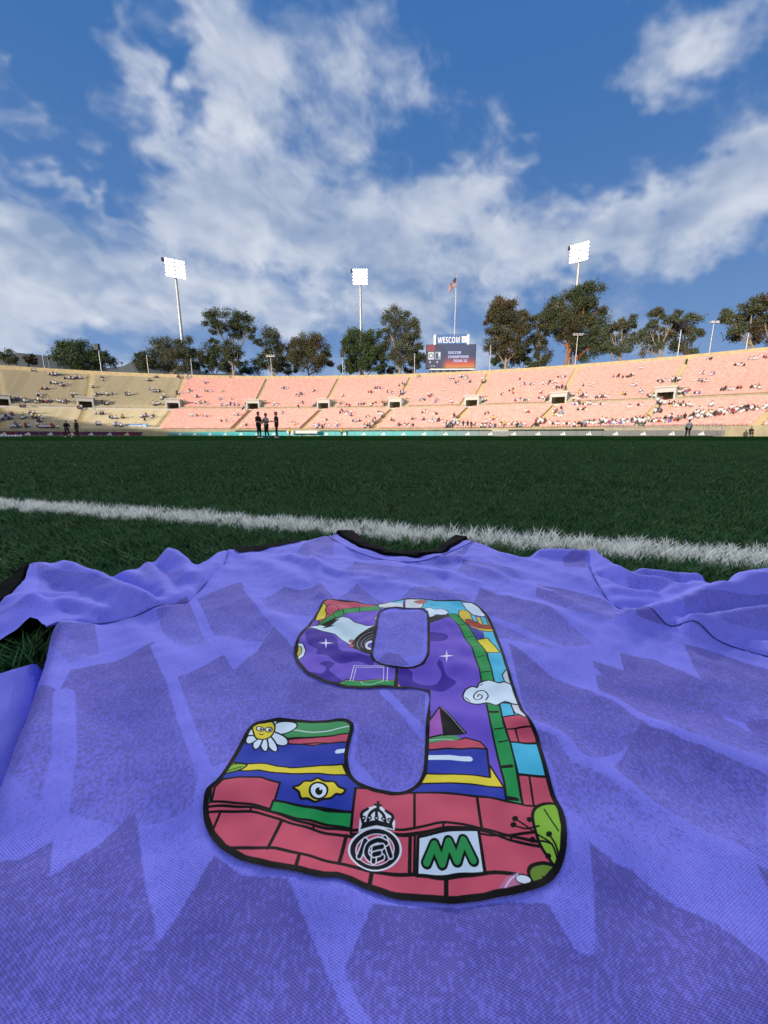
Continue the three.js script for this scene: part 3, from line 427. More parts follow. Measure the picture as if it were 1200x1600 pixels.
    for (const [a, b, w] of [[[86, 720], [54, 792], 1], [[270, 742], [230, 838], 1.4], [[466, 774], [444, 866], 1.4], [[660, 776], [658, 890], 1.4], [[674, 776], [672, 892], 1], [[495, 640], [480, 756], 1.1], [[673, 646], [673, 756], 1.1], [[862, 670], [876, 768], 1.2], [[180, 706], [176, 720], .9], [[366, 744], [368, 758], .9], [[560, 756], [560, 772], .9], [[760, 752], [760, 768], .9], [[966, 786], [964, 798], .9], [[120, 838], [112, 856], 1], [[326, 858], [314, 920], 1.4], [[544, 878], [534, 946], 1.6], [[769, 908], [769, 984], 1.6]]) line([a, b], w);
    // zigzag tile
    fill([[684, 784], [780, 776], [866, 774], [886, 906], [770, 904], [680, 896]], '#d7e9f2', 1.2);
    const T = (x, y) => [(600 + x / 3.75 - 300) * 1.9355, (1080 + y / 3.75 - 900) * 1.9355], zig = [T(250, 992), T(294, 896), T(342, 1002), T(378, 890), T(428, 1002), T(465, 885), T(522, 1000)]; line(zig, 4.4); line(zig, 2.7, '#2f9a50');
    // leaves and berries
    fill([[1030, 722], [1040, 696], [1070, 682], [1100, 684], [1122, 712], [1136, 780], [1128, 840], [1104, 870], [1080, 846], [1050, 800]], '#8fc23c', 1.2, true); line([[1066, 700], [1108, 770]], .6); fill([[1018, 898], [1026, 872], [1060, 860], [1096, 868], [1110, 884], [1080, 922], [1040, 934]], '#6f8f30', 1.2, true); line([[1060, 902], [1090, 906]], .5);
    line([[978, 736], [1040, 776], [1090, 810], [1112, 870]], .7, K, true); line([[972, 754], [1010, 764], [1050, 754]], .6, K, true); line([[1080, 780], [1100, 810], [1110, 840]], .7, K, true); line([[1030, 796], [1070, 800], [1090, 808]], .7, K, true); line([[1075, 842], [1100, 868], [1106, 880]], .7, K, true);
    for (const [x, y] of [[977, 734], [972, 752], [1021, 737], [1080, 779], [1030, 794], [1078, 840]]) fill(ring(x, y, 9, 8), K, 0);
    fill([[918, 968], [950, 920], [985, 900], [1010, 910], [1035, 936], [1000, 962]], 'rgba(196,150,200,.55)', 0); fill(ring(1002, 922, 24, 15), '#e3edf2', .3); line([[940, 968], [960, 930], [985, 908]], .6, 'rgba(240,220,240,.8)', K);  // pale translucent highlight painted into the artwork over the bricks
    // the crest: crown over a ringed monogram and a diagonal band
    const E = (x, y) => [553 + x, 815 + y];
    fill(ring(...E(0, 0), 82, 62), '#eef0f4', 0); fill(ring(...E(0, 0), 75, 56), '#14161d', 0); fill(ring(...E(0, 0), 60, 44), '#e4e7ec', 0); fill(ring(...E(0, 0), 56, 41), red, 0);
    fill([E(-50, -14), E(-30, -34), E(52, 12), E(34, 33)], '#14161d', 0); 
    const mono = (p, s) => { line(p.map(([x, y]) => E(x, y)), 2.6, '#eef0f4', s); line(p.map(([x, y]) => E(x, y)), 1.5, '#14161d', s); };
    mono([[-48, 18], [-30, -28], [0, 2], [30, -30], [48, 18]]); mono([[34, -16], [10, -26], [-20, -16], [-26, 8], [-8, 26], [22, 20]], true); mono([[-4, 30], [-2, -6], [22, -8]]); mono([[-3, 10], [14, 8]]);
    fill([E(-50, -52), E(-46, -86), E(-30, -112), E(-6, -120), [563, 676], E(26, -118), E(50, -104), E(62, -82), E(60, -54), E(4, -60)], '#eef0f4', 0);
    fill([E(-44, -58), E(-38, -74), E(5, -80), E(52, -74), E(56, -58), E(5, -66)], '#14161d', 0);
    for (const [a, b, c] of [[-36, -40, -22], [-22, -14, 2], [5, 5, 5], [32, 26, 10], [48, 54, 34]]) line([E(a, -76), E(b, -98), E(c, -112)], 1.3, '#14161d', true);
    line([E(9, -112), E(10, -136)], 1.4, '#14161d'); line([E(1, -127), E(18, -127)], 1.2, '#14161d'); for (const x of [-34, -16, 5, 26, 44]) fill(ring(...E(x, -86), 5, 4), '#eef0f4', .5);
    // the black outline of the figure
    for (const l of [outline, hole]) { g.beginPath(); l.forEach((p, i) => { const [a, b] = C(p); i ? g.lineTo(a, b) : g.moveTo(a, b); }); g.closePath(); g.lineWidth = 4.3 * MM; g.strokeStyle = K; g.lineJoin = 'round'; g.stroke(); }
  });
  const sm = (l) => new THREE.CatmullRomCurve3(l.map(([x, y]) => V(x, y, 0)), true, 'centripetal').getPoints(l.length * 3).slice(0, -1).map((p) => [p.x, p.y]);
  const geo = clothMesh([sm(outline), sm(hole)], 0.0022, { lift: 0.0007, roll: 0 });
  const uv = geo.attributes.uv; for (let i = 0; i < uv.count; i++) uv.setXY(i, (uv.getX(i) - X0) * 1000 * MM / W, (uv.getY(i) - Y0) * 1000 * MM / H);
  const n = part('number_print', geo, new THREE.MeshPhysicalMaterial({ map: art, roughness: 0.62, specularIntensity: 0.2, side: THREE.DoubleSide }), jersey);
  n.userData.label = 'black-edged vinyl number 9 filled with cartoon artwork';
}
// ---------- the stadium bowl ----------
// an oval of stepped rows round the pitch: at angle a and depth t behind the front wall
const BOWL = { u: -20, v: 35, a: 101, b: 51 };
const WALL_H = 1.45, LOW_T = 27, WALK_T = 29.4, TOP_T = 66, LOW_H = 7.6, UP_H = 8.6, TOP_H = 23.1, LOW_N = 31, UP_N = 41;
const LOW_STEP = LOW_T / LOW_N, UP_STEP = (TOP_T - WALK_T) / UP_N;
const lowH = (i) => WALL_H + (LOW_H - WALL_H) * (i / (LOW_N - 1)), upH = (i) => UP_H + (TOP_H - 0.9 - UP_H) * Math.pow(i / (UP_N - 1), 1.06);
const bowl = (a, t, y) => toWorld(BOWL.u + (BOWL.a + t) * Math.cos(a), BOWL.v + (BOWL.b + t) * Math.sin(a), y);
function bowlAt(x, D) { // depth and angle of a plan position
  const [u, v] = toField(x, D), p = u - BOWL.u, q = v - BOWL.v; let lo = -45, hi = 140;
  for (let i = 0; i < 26; i++) { const m = (lo + hi) / 2, e = p / (BOWL.a + m), g = q / (BOWL.b + m); if (e * e + g * g > 1) lo = m; else hi = m; }
  return [lo, Math.atan2(q / (BOWL.b + lo), p / (BOWL.a + lo))];
}
function rowAt(t) { return t < LOW_T ? ['low', clamp(Math.floor(t / LOW_STEP), 0, LOW_N - 1)] : t < WALK_T ? ['walk', 0] : ['up', clamp(Math.floor((t - WALK_T) / UP_STEP), 0, UP_N - 1)]; }
function surface(t) { const [k, i] = rowAt(t); return t < 0 ? 0 : k === 'low' ? lowH(i) : k === 'walk' ? LOW_H : upH(i); }
function onStand(px, py) { // where the sight line through a traced point meets the rows
  const [a, b, c] = ray(px, py); for (let D = 70; D < 220; D += 0.4) { const s = D / c, [t, ang] = bowlAt(a * s, D); if (t > 0.2 && EYE + b * s <= surface(t) + 0.3) return { t, ang, x: a * s, D }; if (t > TOP_T) return null; } return null;
}
function ring(profile, a0, a1, n, closeEnds) { // sweeps a (t, y) profile round the oval, flat shaded; uv in metres
  const pos = [], uv = [], idx = []; let run = 0;
  for (let k = 0; k < profile.length - 1; k++) {
    const [t0, y0] = profile[k], [t1, y1] = profile[k + 1], base = pos.length / 3, len = Math.hypot(t1 - t0, y1 - y0); let along = 0, prev = null;
    for (let i = 0; i <= n; i++) { const a = lerp(a0, a1, i / n), p = bowl(a, t0, y0), q = bowl(a, t1, y1); if (prev) along += p.distanceTo(prev); prev = p; pos.push(p.x, p.y, p.z, q.x, q.y, q.z); uv.push(along, run, along, run + len); }
    for (let i = 0; i < n; i++) { const b = base + i * 2; idx.push(b, b + 1, b + 2, b + 1, b + 3, b + 2); } run += len;
  }
  return geoFrom(pos, idx, uv);
}
const stain = grainMap(512, 512, (x, y) => { const n = 0.5 + 0.3 * fbm2(x / 90, y / 90, 5) + 0.12 * fbm2(x / 9, y / 140, 2), s = 0.06 * noise2(x * .8, y * .8); return [0.80 * (.84 + .32 * n + s), 0.76 * (.84 + .32 * n + s), 0.66 * (.82 + .32 * n + s)]; });
stain.repeat.set(1 / 14, 1 / 14);
const concrete = new THREE.MeshStandardMaterial({ map: stain, color: new THREE.Color().setRGB(0.72, 0.70, 0.66), roughness: 0.95, side: THREE.DoubleSide });
const stepMat = new THREE.MeshStandardMaterial({ map: stain, color: new THREE.Color().setRGB(0.92, 0.90, 0.85), roughness: 0.95, side: THREE.DoubleSide });
const paleConcrete = new THREE.MeshStandardMaterial({ color: new THREE.Color().setRGB(0.62, 0.60, 0.55), roughness: 0.9, side: THREE.DoubleSide });
const A0 = rad(40), A1 = rad(168);
const lowProfile = [], upProfile = [];
for (let i = 0; i < LOW_N; i++) lowProfile.push([i * LOW_STEP, lowH(i)], [(i + 1) * LOW_STEP, lowH(i)]); lowProfile.push([LOW_T, LOW_H]);
for (let i = 0; i < UP_N; i++) upProfile.push([WALK_T + i * UP_STEP, upH(i)], [WALK_T + (i + 1) * UP_STEP, upH(i)]);
const stand = thing('stadium_stand', 'long curved stadium stand with pink seats and a bare tan end across the pitch', 'stand');
part('lower_tier', ring(lowProfile, A0, A1, 90), stepMat, stand);
const CUT = 8, PORTAL_W = 2.03;                                          // rows that the portals interrupt
part('upper_tier', ring(upProfile.slice(CUT * 2 - 0), A0, A1, 90), stepMat, stand);
part('walkway', ring([[LOW_T, LOW_H], [WALK_T, LOW_H]], A0, A1, 90), concrete, stand);
part('walkway_kerb', ring([[LOW_T - 0.02, LOW_H], [LOW_T - 0.02, LOW_H + 0.55], [LOW_T + 0.14, LOW_H + 0.55], [LOW_T + 0.14, LOW_H]], A0, A1, 90), paleConcrete, stand);
part('front_wall', ring([[-0.25, -0.1], [-0.25, WALL_H + 0.28], [0.02, WALL_H + 0.28], [0.02, WALL_H]], A0, A1, 90), concrete, stand);
part('rim_wall', ring([[TOP_T, TOP_H - 0.95], [TOP_T, TOP_H + 0.55], [TOP_T + 0.5, TOP_H + 0.55], [TOP_T + 0.5, 18]], A0, A1, 90), new THREE.MeshStandardMaterial({ map: stain, color: new THREE.Color().setRGB(0.98, 0.86, 0.66), roughness: 0.95, side: THREE.DoubleSide }), stand);
// the rest of the bowl, behind the camera: it shades the pitch
{
  const prof = [[-0.25, -0.1], [-0.25, WALL_H], [0, WALL_H], [LOW_T, LOW_H], [WALK_T, LOW_H], [WALK_T, UP_H], [TOP_T, TOP_H], [TOP_T, TOP_H + 1.2], [TOP_T + 0.5, TOP_H + 1.2], [TOP_T + 0.5, 10]];
  const rest = thing('stadium_stand', 'near half of the stadium bowl behind the spread jersey', 'stand');
  part('tier', ring(prof, A1, A0 + 2 * Math.PI, 90), new THREE.MeshStandardMaterial({ map: stain, color: new THREE.Color().setRGB(0.8, 0.52, 0.44), roughness: 0.95, side: THREE.DoubleSide }), rest);
}
// raised ground outside the rim, on which the trees stand
structure('embankment', ring([[TOP_T + 0.45, TOP_H - 2.6], [TOP_T + 60, TOP_H - 4], [TOP_T + 150, TOP_H - 14], [TOP_T + 320, -0.2]], 0, 2 * Math.PI, 120), std(0.10, 0.085, 0.05, 1, { side: THREE.DoubleSide }));

// aisles and portals, at the traced portals
const portalAngles = [[1240, 600], [1040, 612], [873, 619], [737, 625], [617, 630], [505, 630], [395, 633], [270, 631], [133, 628], [0, 622]].map(([x, y]) => { const [a, , c] = ray(x, y); for (let D = 60; D < 220; D += 0.1) { const [t, ang] = bowlAt(a * D / c, D); if (t > WALK_T) return ang; } }).sort((p, q) => p - q);
const PINK_END = portalAngles[7] + 0.0;                                   // beyond this aisle the benches are bare
const aisleW = 1.55;
{ // the lowest rows of the upper tier and their wall, broken by the portals
  const cuts = [A0, ...portalAngles, A1]; for (let k = 0; k < cuts.length - 1; k++) { const pad = (a) => PORTAL_W / Math.hypot((BOWL.a + WALK_T + 3) * Math.sin(a), (BOWL.b + WALK_T + 3) * Math.cos(a)), a0 = k ? cuts[k] + pad(cuts[k]) : A0, a1 = k < cuts.length - 2 ? cuts[k + 1] - pad(cuts[k + 1]) : A1; part('upper_tier', ring(upProfile.slice(0, CUT * 2 + 1), a0, a1, 14), stepMat, stand); part('walkway_wall', ring([[WALK_T - 0.15, LOW_H], [WALK_T - 0.15, UP_H + 0.25], [WALK_T + 0.05, UP_H + 0.25], [WALK_T + 0.05, UP_H]], a0, a1, 14), concrete, stand); }
}
{
  const aisleMat = new THREE.MeshStandardMaterial({ map: stain, color: new THREE.Color().setRGB(0.86, 0.76, 0.56), roughness: 0.95, side: THREE.DoubleSide });
  portalAngles.forEach((ang, k) => {
    const half = (t) => aisleW / 2 / ((BOWL.a + t + BOWL.b + t) / 2);
    for (const [name, t0, t1, h, step, n] of [['aisle_stair', 0, LOW_T, lowH, LOW_STEP, LOW_N], ['aisle_stair', WALK_T + 7.2, TOP_T, upH, UP_STEP, UP_N]]) {
      const gs = []; for (let i = 0; i < n; i++) for (const s of [0, 1]) { const ta = (name && t0 >= WALK_T ? WALK_T : 0) + (i + s / 2) * step, tb = ta + step / 2; if (ta < t0) continue; const y0 = h(i) + (s ? (h(Math.min(i + 1, n - 1)) - h(i)) / 2 : 0); const dh = half(ta); gs.push(ring([[ta, y0 - .1], [ta, y0 + 0.02], [tb, y0 + 0.02]], ang - dh, ang + dh, 1)); }
      part(name, mergeGeometries(gs), aisleMat, stand);
    }
    // portal: a concrete box that juts from the upper rows over a dark way out
    const p = bowl(ang, WALK_T, LOW_H), q = bowl(ang, WALK_T + 8, LOW_H), out = q.clone().sub(p).setY(0).normalize(), g = new THREE.Group(); g.name = 'portal'; g.position.copy(p); g.rotation.y = Math.atan2(out.x, out.z); stand.add(g);
    const w = 1.8, h = 3.5;
    const deep = UP_STEP * CUT + 0.1; for (const sx of [-w, w]) part('side_wall', box(0.4, h, deep, sx, h / 2 - 0.02, deep / 2 - 0.15), paleConcrete, g);
    part('roof_slab', box(2 * w + 0.8, 0.3, deep + 0.4, 0, h + 0.14, deep / 2 - 0.25), paleConcrete, g); part('lintel', box(2 * w - 0.42, 1.0, 0.3, 0, h - 0.52, 0.05), paleConcrete, g); part('floor', box(2 * w - 0.42, 0.06, deep, 0, 0.0, deep / 2), concrete, g); part('back_wall', box(2 * w - 0.42, h, 0.2, 0, h / 2, deep - 0.15), concrete, g);
    for (const s of [-1, 1]) { const rail = limb([V(s * 1.6, 0, -2), V(s * 1.6, 1.0, -2), V(s * 1.6, 1.0, 0)], [.03, .03, .03], 5); part('rail', rail, std(.3, .3, .3, .5), g); }
    shade(g);
  });
}
// seats: pink chairs in the main blocks (thousands, too small to pick apart), plain benches at the tan end
{
  const R = rng(91), seat = mergeGeometries([box(0.44, 0.05, 0.40, 0, 0.42, -0.02), box(0.43, 0.36, 0.05, 0, 0.60, 0.2), box(0.05, 0.42, 0.3, 0, 0.2, 0)]);
  const pink = new THREE.MeshStandardMaterial({ color: new THREE.Color().setRGB(1, 1, 1), roughness: 0.6 });
  const m = new THREE.Matrix4(), q = new THREE.Quaternion(), up = V(0, 1, 0), one = V(1, 1, 1), c = new THREE.Color();
  const blocks = [A0, ...portalAngles.filter((a) => a <= PINK_END + 1e-6)];
  for (let b = 0; b < blocks.length - 1; b++) for (const tier of [0, 1]) {
    const spots = [];
    for (let i = 0; i < (tier ? UP_N - 1 : LOW_N - 1); i++) {
      const t = tier ? WALK_T + (i + 0.62) * UP_STEP : (i + 0.62) * LOW_STEP, y = tier ? upH(i) : lowH(i), k = (BOWL.a + BOWL.b) / 2 + t, pad = aisleW / 2 / k, wide = (tier && t < WALK_T + 8) ? 3.1 / k : pad;
      let a = blocks[b] + wide, prev = bowl(a, t, y); const end = blocks[b + 1] - wide;
      while (a < end) { const p = bowl(a, t, y), n = bowl(a + 0.003, t, y).sub(p), o = Math.atan2(-n.z, n.x); spots.push([p, o]); a += 0.53 / (n.length() / 0.003); }
    }
    const im = new THREE.InstancedMesh(seat, pink, spots.length); spots.forEach(([p, o], i) => { q.setFromAxisAngle(up, o + Math.PI); m.compose(p, q, one); im.setMatrixAt(i, m); const s = 0.84 + 0.3 * R(), w = R() < 0.02 ? 0.3 : 0; c.setRGB(0.76 * s + w * .1, 0.385 * s + w * .4, 0.32 * s + w * .4); im.setColorAt(i, c); });
    im.name = 'seat_block'; im.userData = { kind: 'stuff' }; im.castShadow = im.receiveShadow = true; stand.add(im);
  }
  // bare benches
  const bench = new THREE.MeshStandardMaterial({ map: stain, color: new THREE.Color().setRGB(1.0, 0.98, 0.92), roughness: 0.8, side: THREE.DoubleSide }), ends = [...portalAngles.filter((a) => a >= PINK_END - 1e-6), A1];
  for (let b = 0; b < ends.length - 1; b++) for (const tier of [0, 1]) {
    const gs = []; for (let i = 0; i < (tier ? UP_N - 1 : LOW_N - 1); i++) { const t = tier ? WALK_T + (i + 0.5) * UP_STEP : (i + 0.5) * LOW_STEP, y = tier ? upH(i) : lowH(i), k = (BOWL.a + BOWL.b) / 2 + t, pad = ((tier && t < WALK_T + 8) ? 3.1 : aisleW / 2) / k; gs.push(ring([[t, y + 0.30], [t, y + 0.44], [t + 0.3, y + 0.44], [t + 0.3, y + 0.32]], ends[b] + pad, ends[b + 1] - pad, 12)); }
    part('bench_rows', mergeGeometries(gs), bench, stand, 'stuff');
  }
}
// ---------- boards, hedge, signs round the far edge ----------
const font = await new FontLoader().loadAsync('fonts/droid/droid_sans_bold.typeface.json');
const chalk = std(0.82, 0.82, 0.82, 0.6);
function emblem() { // three slanting bars that grow to the right
  const bars = [[-0.42, 0.22], [-0.13, 0.36], [0.16, 0.52]].map(([x, h]) => { const s = new THREE.Shape([[x, 0], [x + 0.25, 0], [x + 0.25 - h * 0.55, h], [x - h * 0.3 + 0.0, h * 0.82]].map(([a, b]) => new THREE.Vector2(a, b))); return new THREE.ExtrudeGeometry(s, { depth: 0.015, bevelEnabled: false }); });
  const g = mergeGeometries(bars); g.scale(1.05, 1.25, 1); return g;
}
const emblemGeo = emblem();
const UNITS = ['first', 'second', 'third', 'fourth', 'fifth', 'sixth', 'seventh', 'eighth', 'ninth', 'tenth', 'eleventh', 'twelfth', 'thirteenth', 'fourteenth', 'fifteenth', 'sixteenth', 'seventeenth', 'eighteenth', 'nineteenth'];
const ordinal = (n) => n < 19 ? UNITS[n] : n === 19 ? 'twentieth' : n < 29 ? 'twenty-' + UNITS[n - 20] : n === 29 ? 'thirtieth' : 'thirty-' + UNITS[n - 30];
function board(pos, turn, w, color, label, group) {
  const b = thing('advertising_board', label, 'advertising board', group, [pos.x, 0, pos.z], turn);
  part('panel', box(w - 0.05, 0.86, 0.14, 0, 0.53, 0), std(...color, 0.45), b); part('foot', box(0.08, 0.1, 0.5, -w * .35, 0.05, -0.1), std(.05, .05, .05), b); part('foot', box(0.08, 0.1, 0.5, w * .35, 0.05, -0.1), std(.05, .05, .05), b);
  const e = part('emblem', emblemGeo, chalk, b); e.position.set(0, 0.2, 0.072); return b;
}
{
  const S = 4.277, teal = [0.012, 0.42, 0.44], grey = [0.24, 0.235, 0.24];
  const tones = [[-2, [.10, .20, .22]], [1, [0.16, 0.30, 0.32]], [4, [0.03, .40, .42]], [15, teal], [17, [.10, .32, .34]], [19, [.22, .26, .27]], [30, [.20, .185, .175]]];
  const tone = (n) => { for (let i = 1; i < tones.length; i++) if (n <= tones[i][0]) { const [a, p] = tones[i - 1], [b, q] = tones[i], t = clamp((n - a) / (b - a), 0, 1); return p.map((v, k) => lerp(v, q[k], t)); } return tones[tones.length - 1][1]; };
  for (let n = 0; n < 30; n++) {
    const u = -81.6 + n * S, c = tone(n), kind = n < 3 ? 'dark teal' : n < 17 ? 'bright turquoise' : 'grey';
    board(toWorld(u, 76.9), -TH, S, c, `${kind} advertising board with white emblem, ${ordinal(n)} along the far touchline from the maroon corner`, `${kind} boards along the far touchline`);
  }
  // the corner, in maroon
  const corner = V(-57.8, 0, -96), dir = V(-0.63, 0, 0.777);
  for (let m = 0; m < 11; m++) { const p = corner.clone().addScaledVector(dir, 1.9 + m * 3.5 + 0.0), even = m % 3 === 1; board(p, Math.atan2(-dir.z, dir.x) + Math.PI, 3.5, even ? [0.13, 0.012, 0.02] : [0.085, 0.018, 0.075], `${even ? 'deep red' : 'plum purple'} advertising board with white emblem, ${ordinal(m)} round the corner from the far touchline`, even ? 'deep red corner boards' : 'plum corner boards'); }
}
{
  // clipped hedge at the foot of the stand
  const R = rng(3), leaves = std(0.028, 0.05, 0.022, 0.9, { side: THREE.DoubleSide });
  const span = (x) => { const [a, , c] = ray(x, 670); for (let D = 60; D < 140; D += 0.1) { const [t, ang] = bowlAt(a * D / c, D); if (t > -2.2) return ang; } };
  for (const [x0, x1, which] of [[368, 446, 'short clipped dark hedge at the foot of the stand behind the three standing people'], [500, 768, 'long clipped dark hedge at the foot of the stand behind the turquoise boards'], [795, 944, 'clipped dark hedge at the foot of the stand behind the grey boards']]) {
    const a0 = span(x1), a1 = span(x0), hd = thing('clipped_hedge', which, 'hedge'), core = ring([[-2.7, 0], [-2.7, 1.12], [-1.7, 1.18], [-1.7, 0]], a0, a1, 20); part('stems', core, leaves, hd);
    const pos = [], idx = []; for (let i = 0; i < 5000; i++) { const a = lerp(a0, a1, R()), top = R() < 0.5, p = bowl(a, top ? lerp(-2.75, -1.7, R()) : -2.74, top ? 1.15 + 0.12 * R() : 1.2 * R()), s = 0.10; for (let k = 0; k < 3; k++) pos.push(p.x + s * (R() - .5) * 2, p.y + s * (R() - .5) * 2, p.z + s * (R() - .5) * 2); idx.push(i * 3, i * 3 + 1, i * 3 + 2); }
    part('foliage', geoFrom(pos, idx), leaves, hd, 'stuff');
  }
}
function letters(text, size, depth, mat, parent, name = 'lettering') { const g = new TextGeometry(text, { font, size, depth, curveSegments: 4, bevelEnabled: false }); g.computeBoundingBox(); const b = g.boundingBox; g.translate(-(b.min.x + b.max.x) / 2, -(b.min.y + b.max.y) / 2, 0); return part(name, g, mat, parent); }
const signBlue = std(0.045, 0.16, 0.40, 0.5);
function bannerSign(px0, px1, py0, py1, D, label) {
  const a = atDist(px0, (py0 + py1) / 2, D), b = atDist(px1, (py0 + py1) / 2, D), top = atDist((px0 + px1) / 2, py0, D), bot = atDist((px0 + px1) / 2, py1, D), w = a.distanceTo(b), h = top.y - bot.y, c = a.clone().lerp(b, .5);
  const s = thing('banner_sign', label, 'sign', null, [c.x, 0, c.z], -TH * .5), y = (top.y + bot.y) / 2;
  part('panel', box(w, h, 0.12, 0, y, 0), signBlue, s);
  const l = letters('WESCOM', h * 0.56, 0.03, std(.8, .82, .84, .6), s); l.position.set(-w * 0.09, y, 0.062); l.scale.x = (w * 0.62) / (l.geometry.boundingBox.max.x - l.geometry.boundingBox.min.x);
  const e = part('emblem', mergeGeometries([0, 1, 2, 3].map((k) => box(w * 0.028, h * 0.56, 0.03, w * (0.29 + k * 0.038), y, 0.075)).concat([box(w * .16, h * .1, .03, w * .348, y + h * .3, .075)])), std(.55, .68, .8, .6), s);
  for (const sx of [-.42, .42]) part('post', box(0.14, y - h / 2, 0.14, w * sx, (y - h / 2) / 2, -0.02), std(.3, .3, .3), s); return s;
}
bannerSign(195, 233, 662, 671, 97, 'blue banner sign lettered WESCOM above the corner boards by the tunnel');
bannerSign(1131, 1206, 655, 667.5, 78, 'large blue banner sign lettered WESCOM over a concrete wall by the railing');
{
  // the tunnel mouth beside the corner
  const c = atDist(272, 668, 98), t = thing('tunnel_mouth', 'low concrete tunnel mouth with a dark opening under the first pink seats', 'tunnel', null, [c.x, 0, c.z], 0.35);
  part('wall', box(6.6, 2.2, 0.6, -3.6, 1.1, 0), paleConcrete, t); part('lintel', box(5.0, 0.4, 0.8, 2.2, 2.0, 0), paleConcrete, t); part('pier', box(0.6, 2.2, 0.6, 4.9, 1.1, 0), paleConcrete, t); part('canopy', box(3.6, 0.12, 2.2, 2.4, 2.42, 0.6), paleConcrete, t);
  for (const x of [-0.42, 4.72]) part('passage_wall', box(0.24, 1.9, 5, x, 0.95, -2.85), concrete, t); part('passage_roof', box(5.4, 0.2, 5, 2.15, 1.98, -2.9), concrete, t); part('passage_back', box(5.4, 2.0, 0.2, 2.15, 1.0, -5.4), concrete, t);
  // concrete under the right-hand sign
  const d = atDist(1165, 674, 79), w = thing('concrete_wall', 'plain concrete wall under the large blue banner sign', 'wall', null, [d.x, 0, d.z], -TH * .5); part('wall', box(13, 1.75, 0.4, 0, 0.87, -0.5), concrete, w); part('coping', box(13.2, 0.12, 0.55, 0, 1.8, -0.5), paleConcrete, w);
  // railing in front of the packed lower rows
  const r = thing('railing', 'tubular steel railing in front of the packed lowest rows', 'railing'), steel = std(0.45, 0.45, 0.46, 0.35, { metalness: 0.5 });
  const pts = []; for (let x = 940; x <= 1130; x += 10) { const [a, , cc] = ray(x, 668); for (let D = 60; D < 140; D += 0.1) { const [tt, ang] = bowlAt(a * D / cc, D); if (tt > -0.6) { pts.push(bowl(ang, -0.6, 0)); break; } } }
  for (const y of [1.15, 1.65, 2.15]) part('rail', new THREE.TubeGeometry(new THREE.CatmullRomCurve3(pts.map((p) => V(p.x, y, p.z))), 40, 0.035, 5), steel, r);
  pts.forEach((p) => part('post', limb([V(p.x, 0, p.z), V(p.x, 2.15, p.z)], [.035, .035], 5), steel, r));
  // low white tables between the hedges
  for (const [x0, x1, lab] of [[447, 499, 'long low white table between the short hedge and the long hedge'], [768, 794, 'small low white table between the long hedge and the right-hand hedge']]) { const a = atDist(x0, 674, 83), b = atDist(x1, 674, 83 - (x0 > 700 ? 5 : 0)), w = a.distanceTo(b), c = a.clone().lerp(b, .5), tb = thing('white_table', lab, 'table', null, [c.x, 0, c.z], -TH); part('tabletop', box(w, 0.08, 0.8, 0, 1.08, 0), chalk, tb); part('skirt', box(w, 0.5, 0.05, 0, 0.8, 0.36), std(.7, .72, .7, .8), tb); for (const sx of [-1, 1]) for (const sz of [-1, 1]) part('leg', box(0.06, 1.04, 0.06, sx * w * .45, 0.52, sz * .3), std(.3, .3, .3), tb); }
}
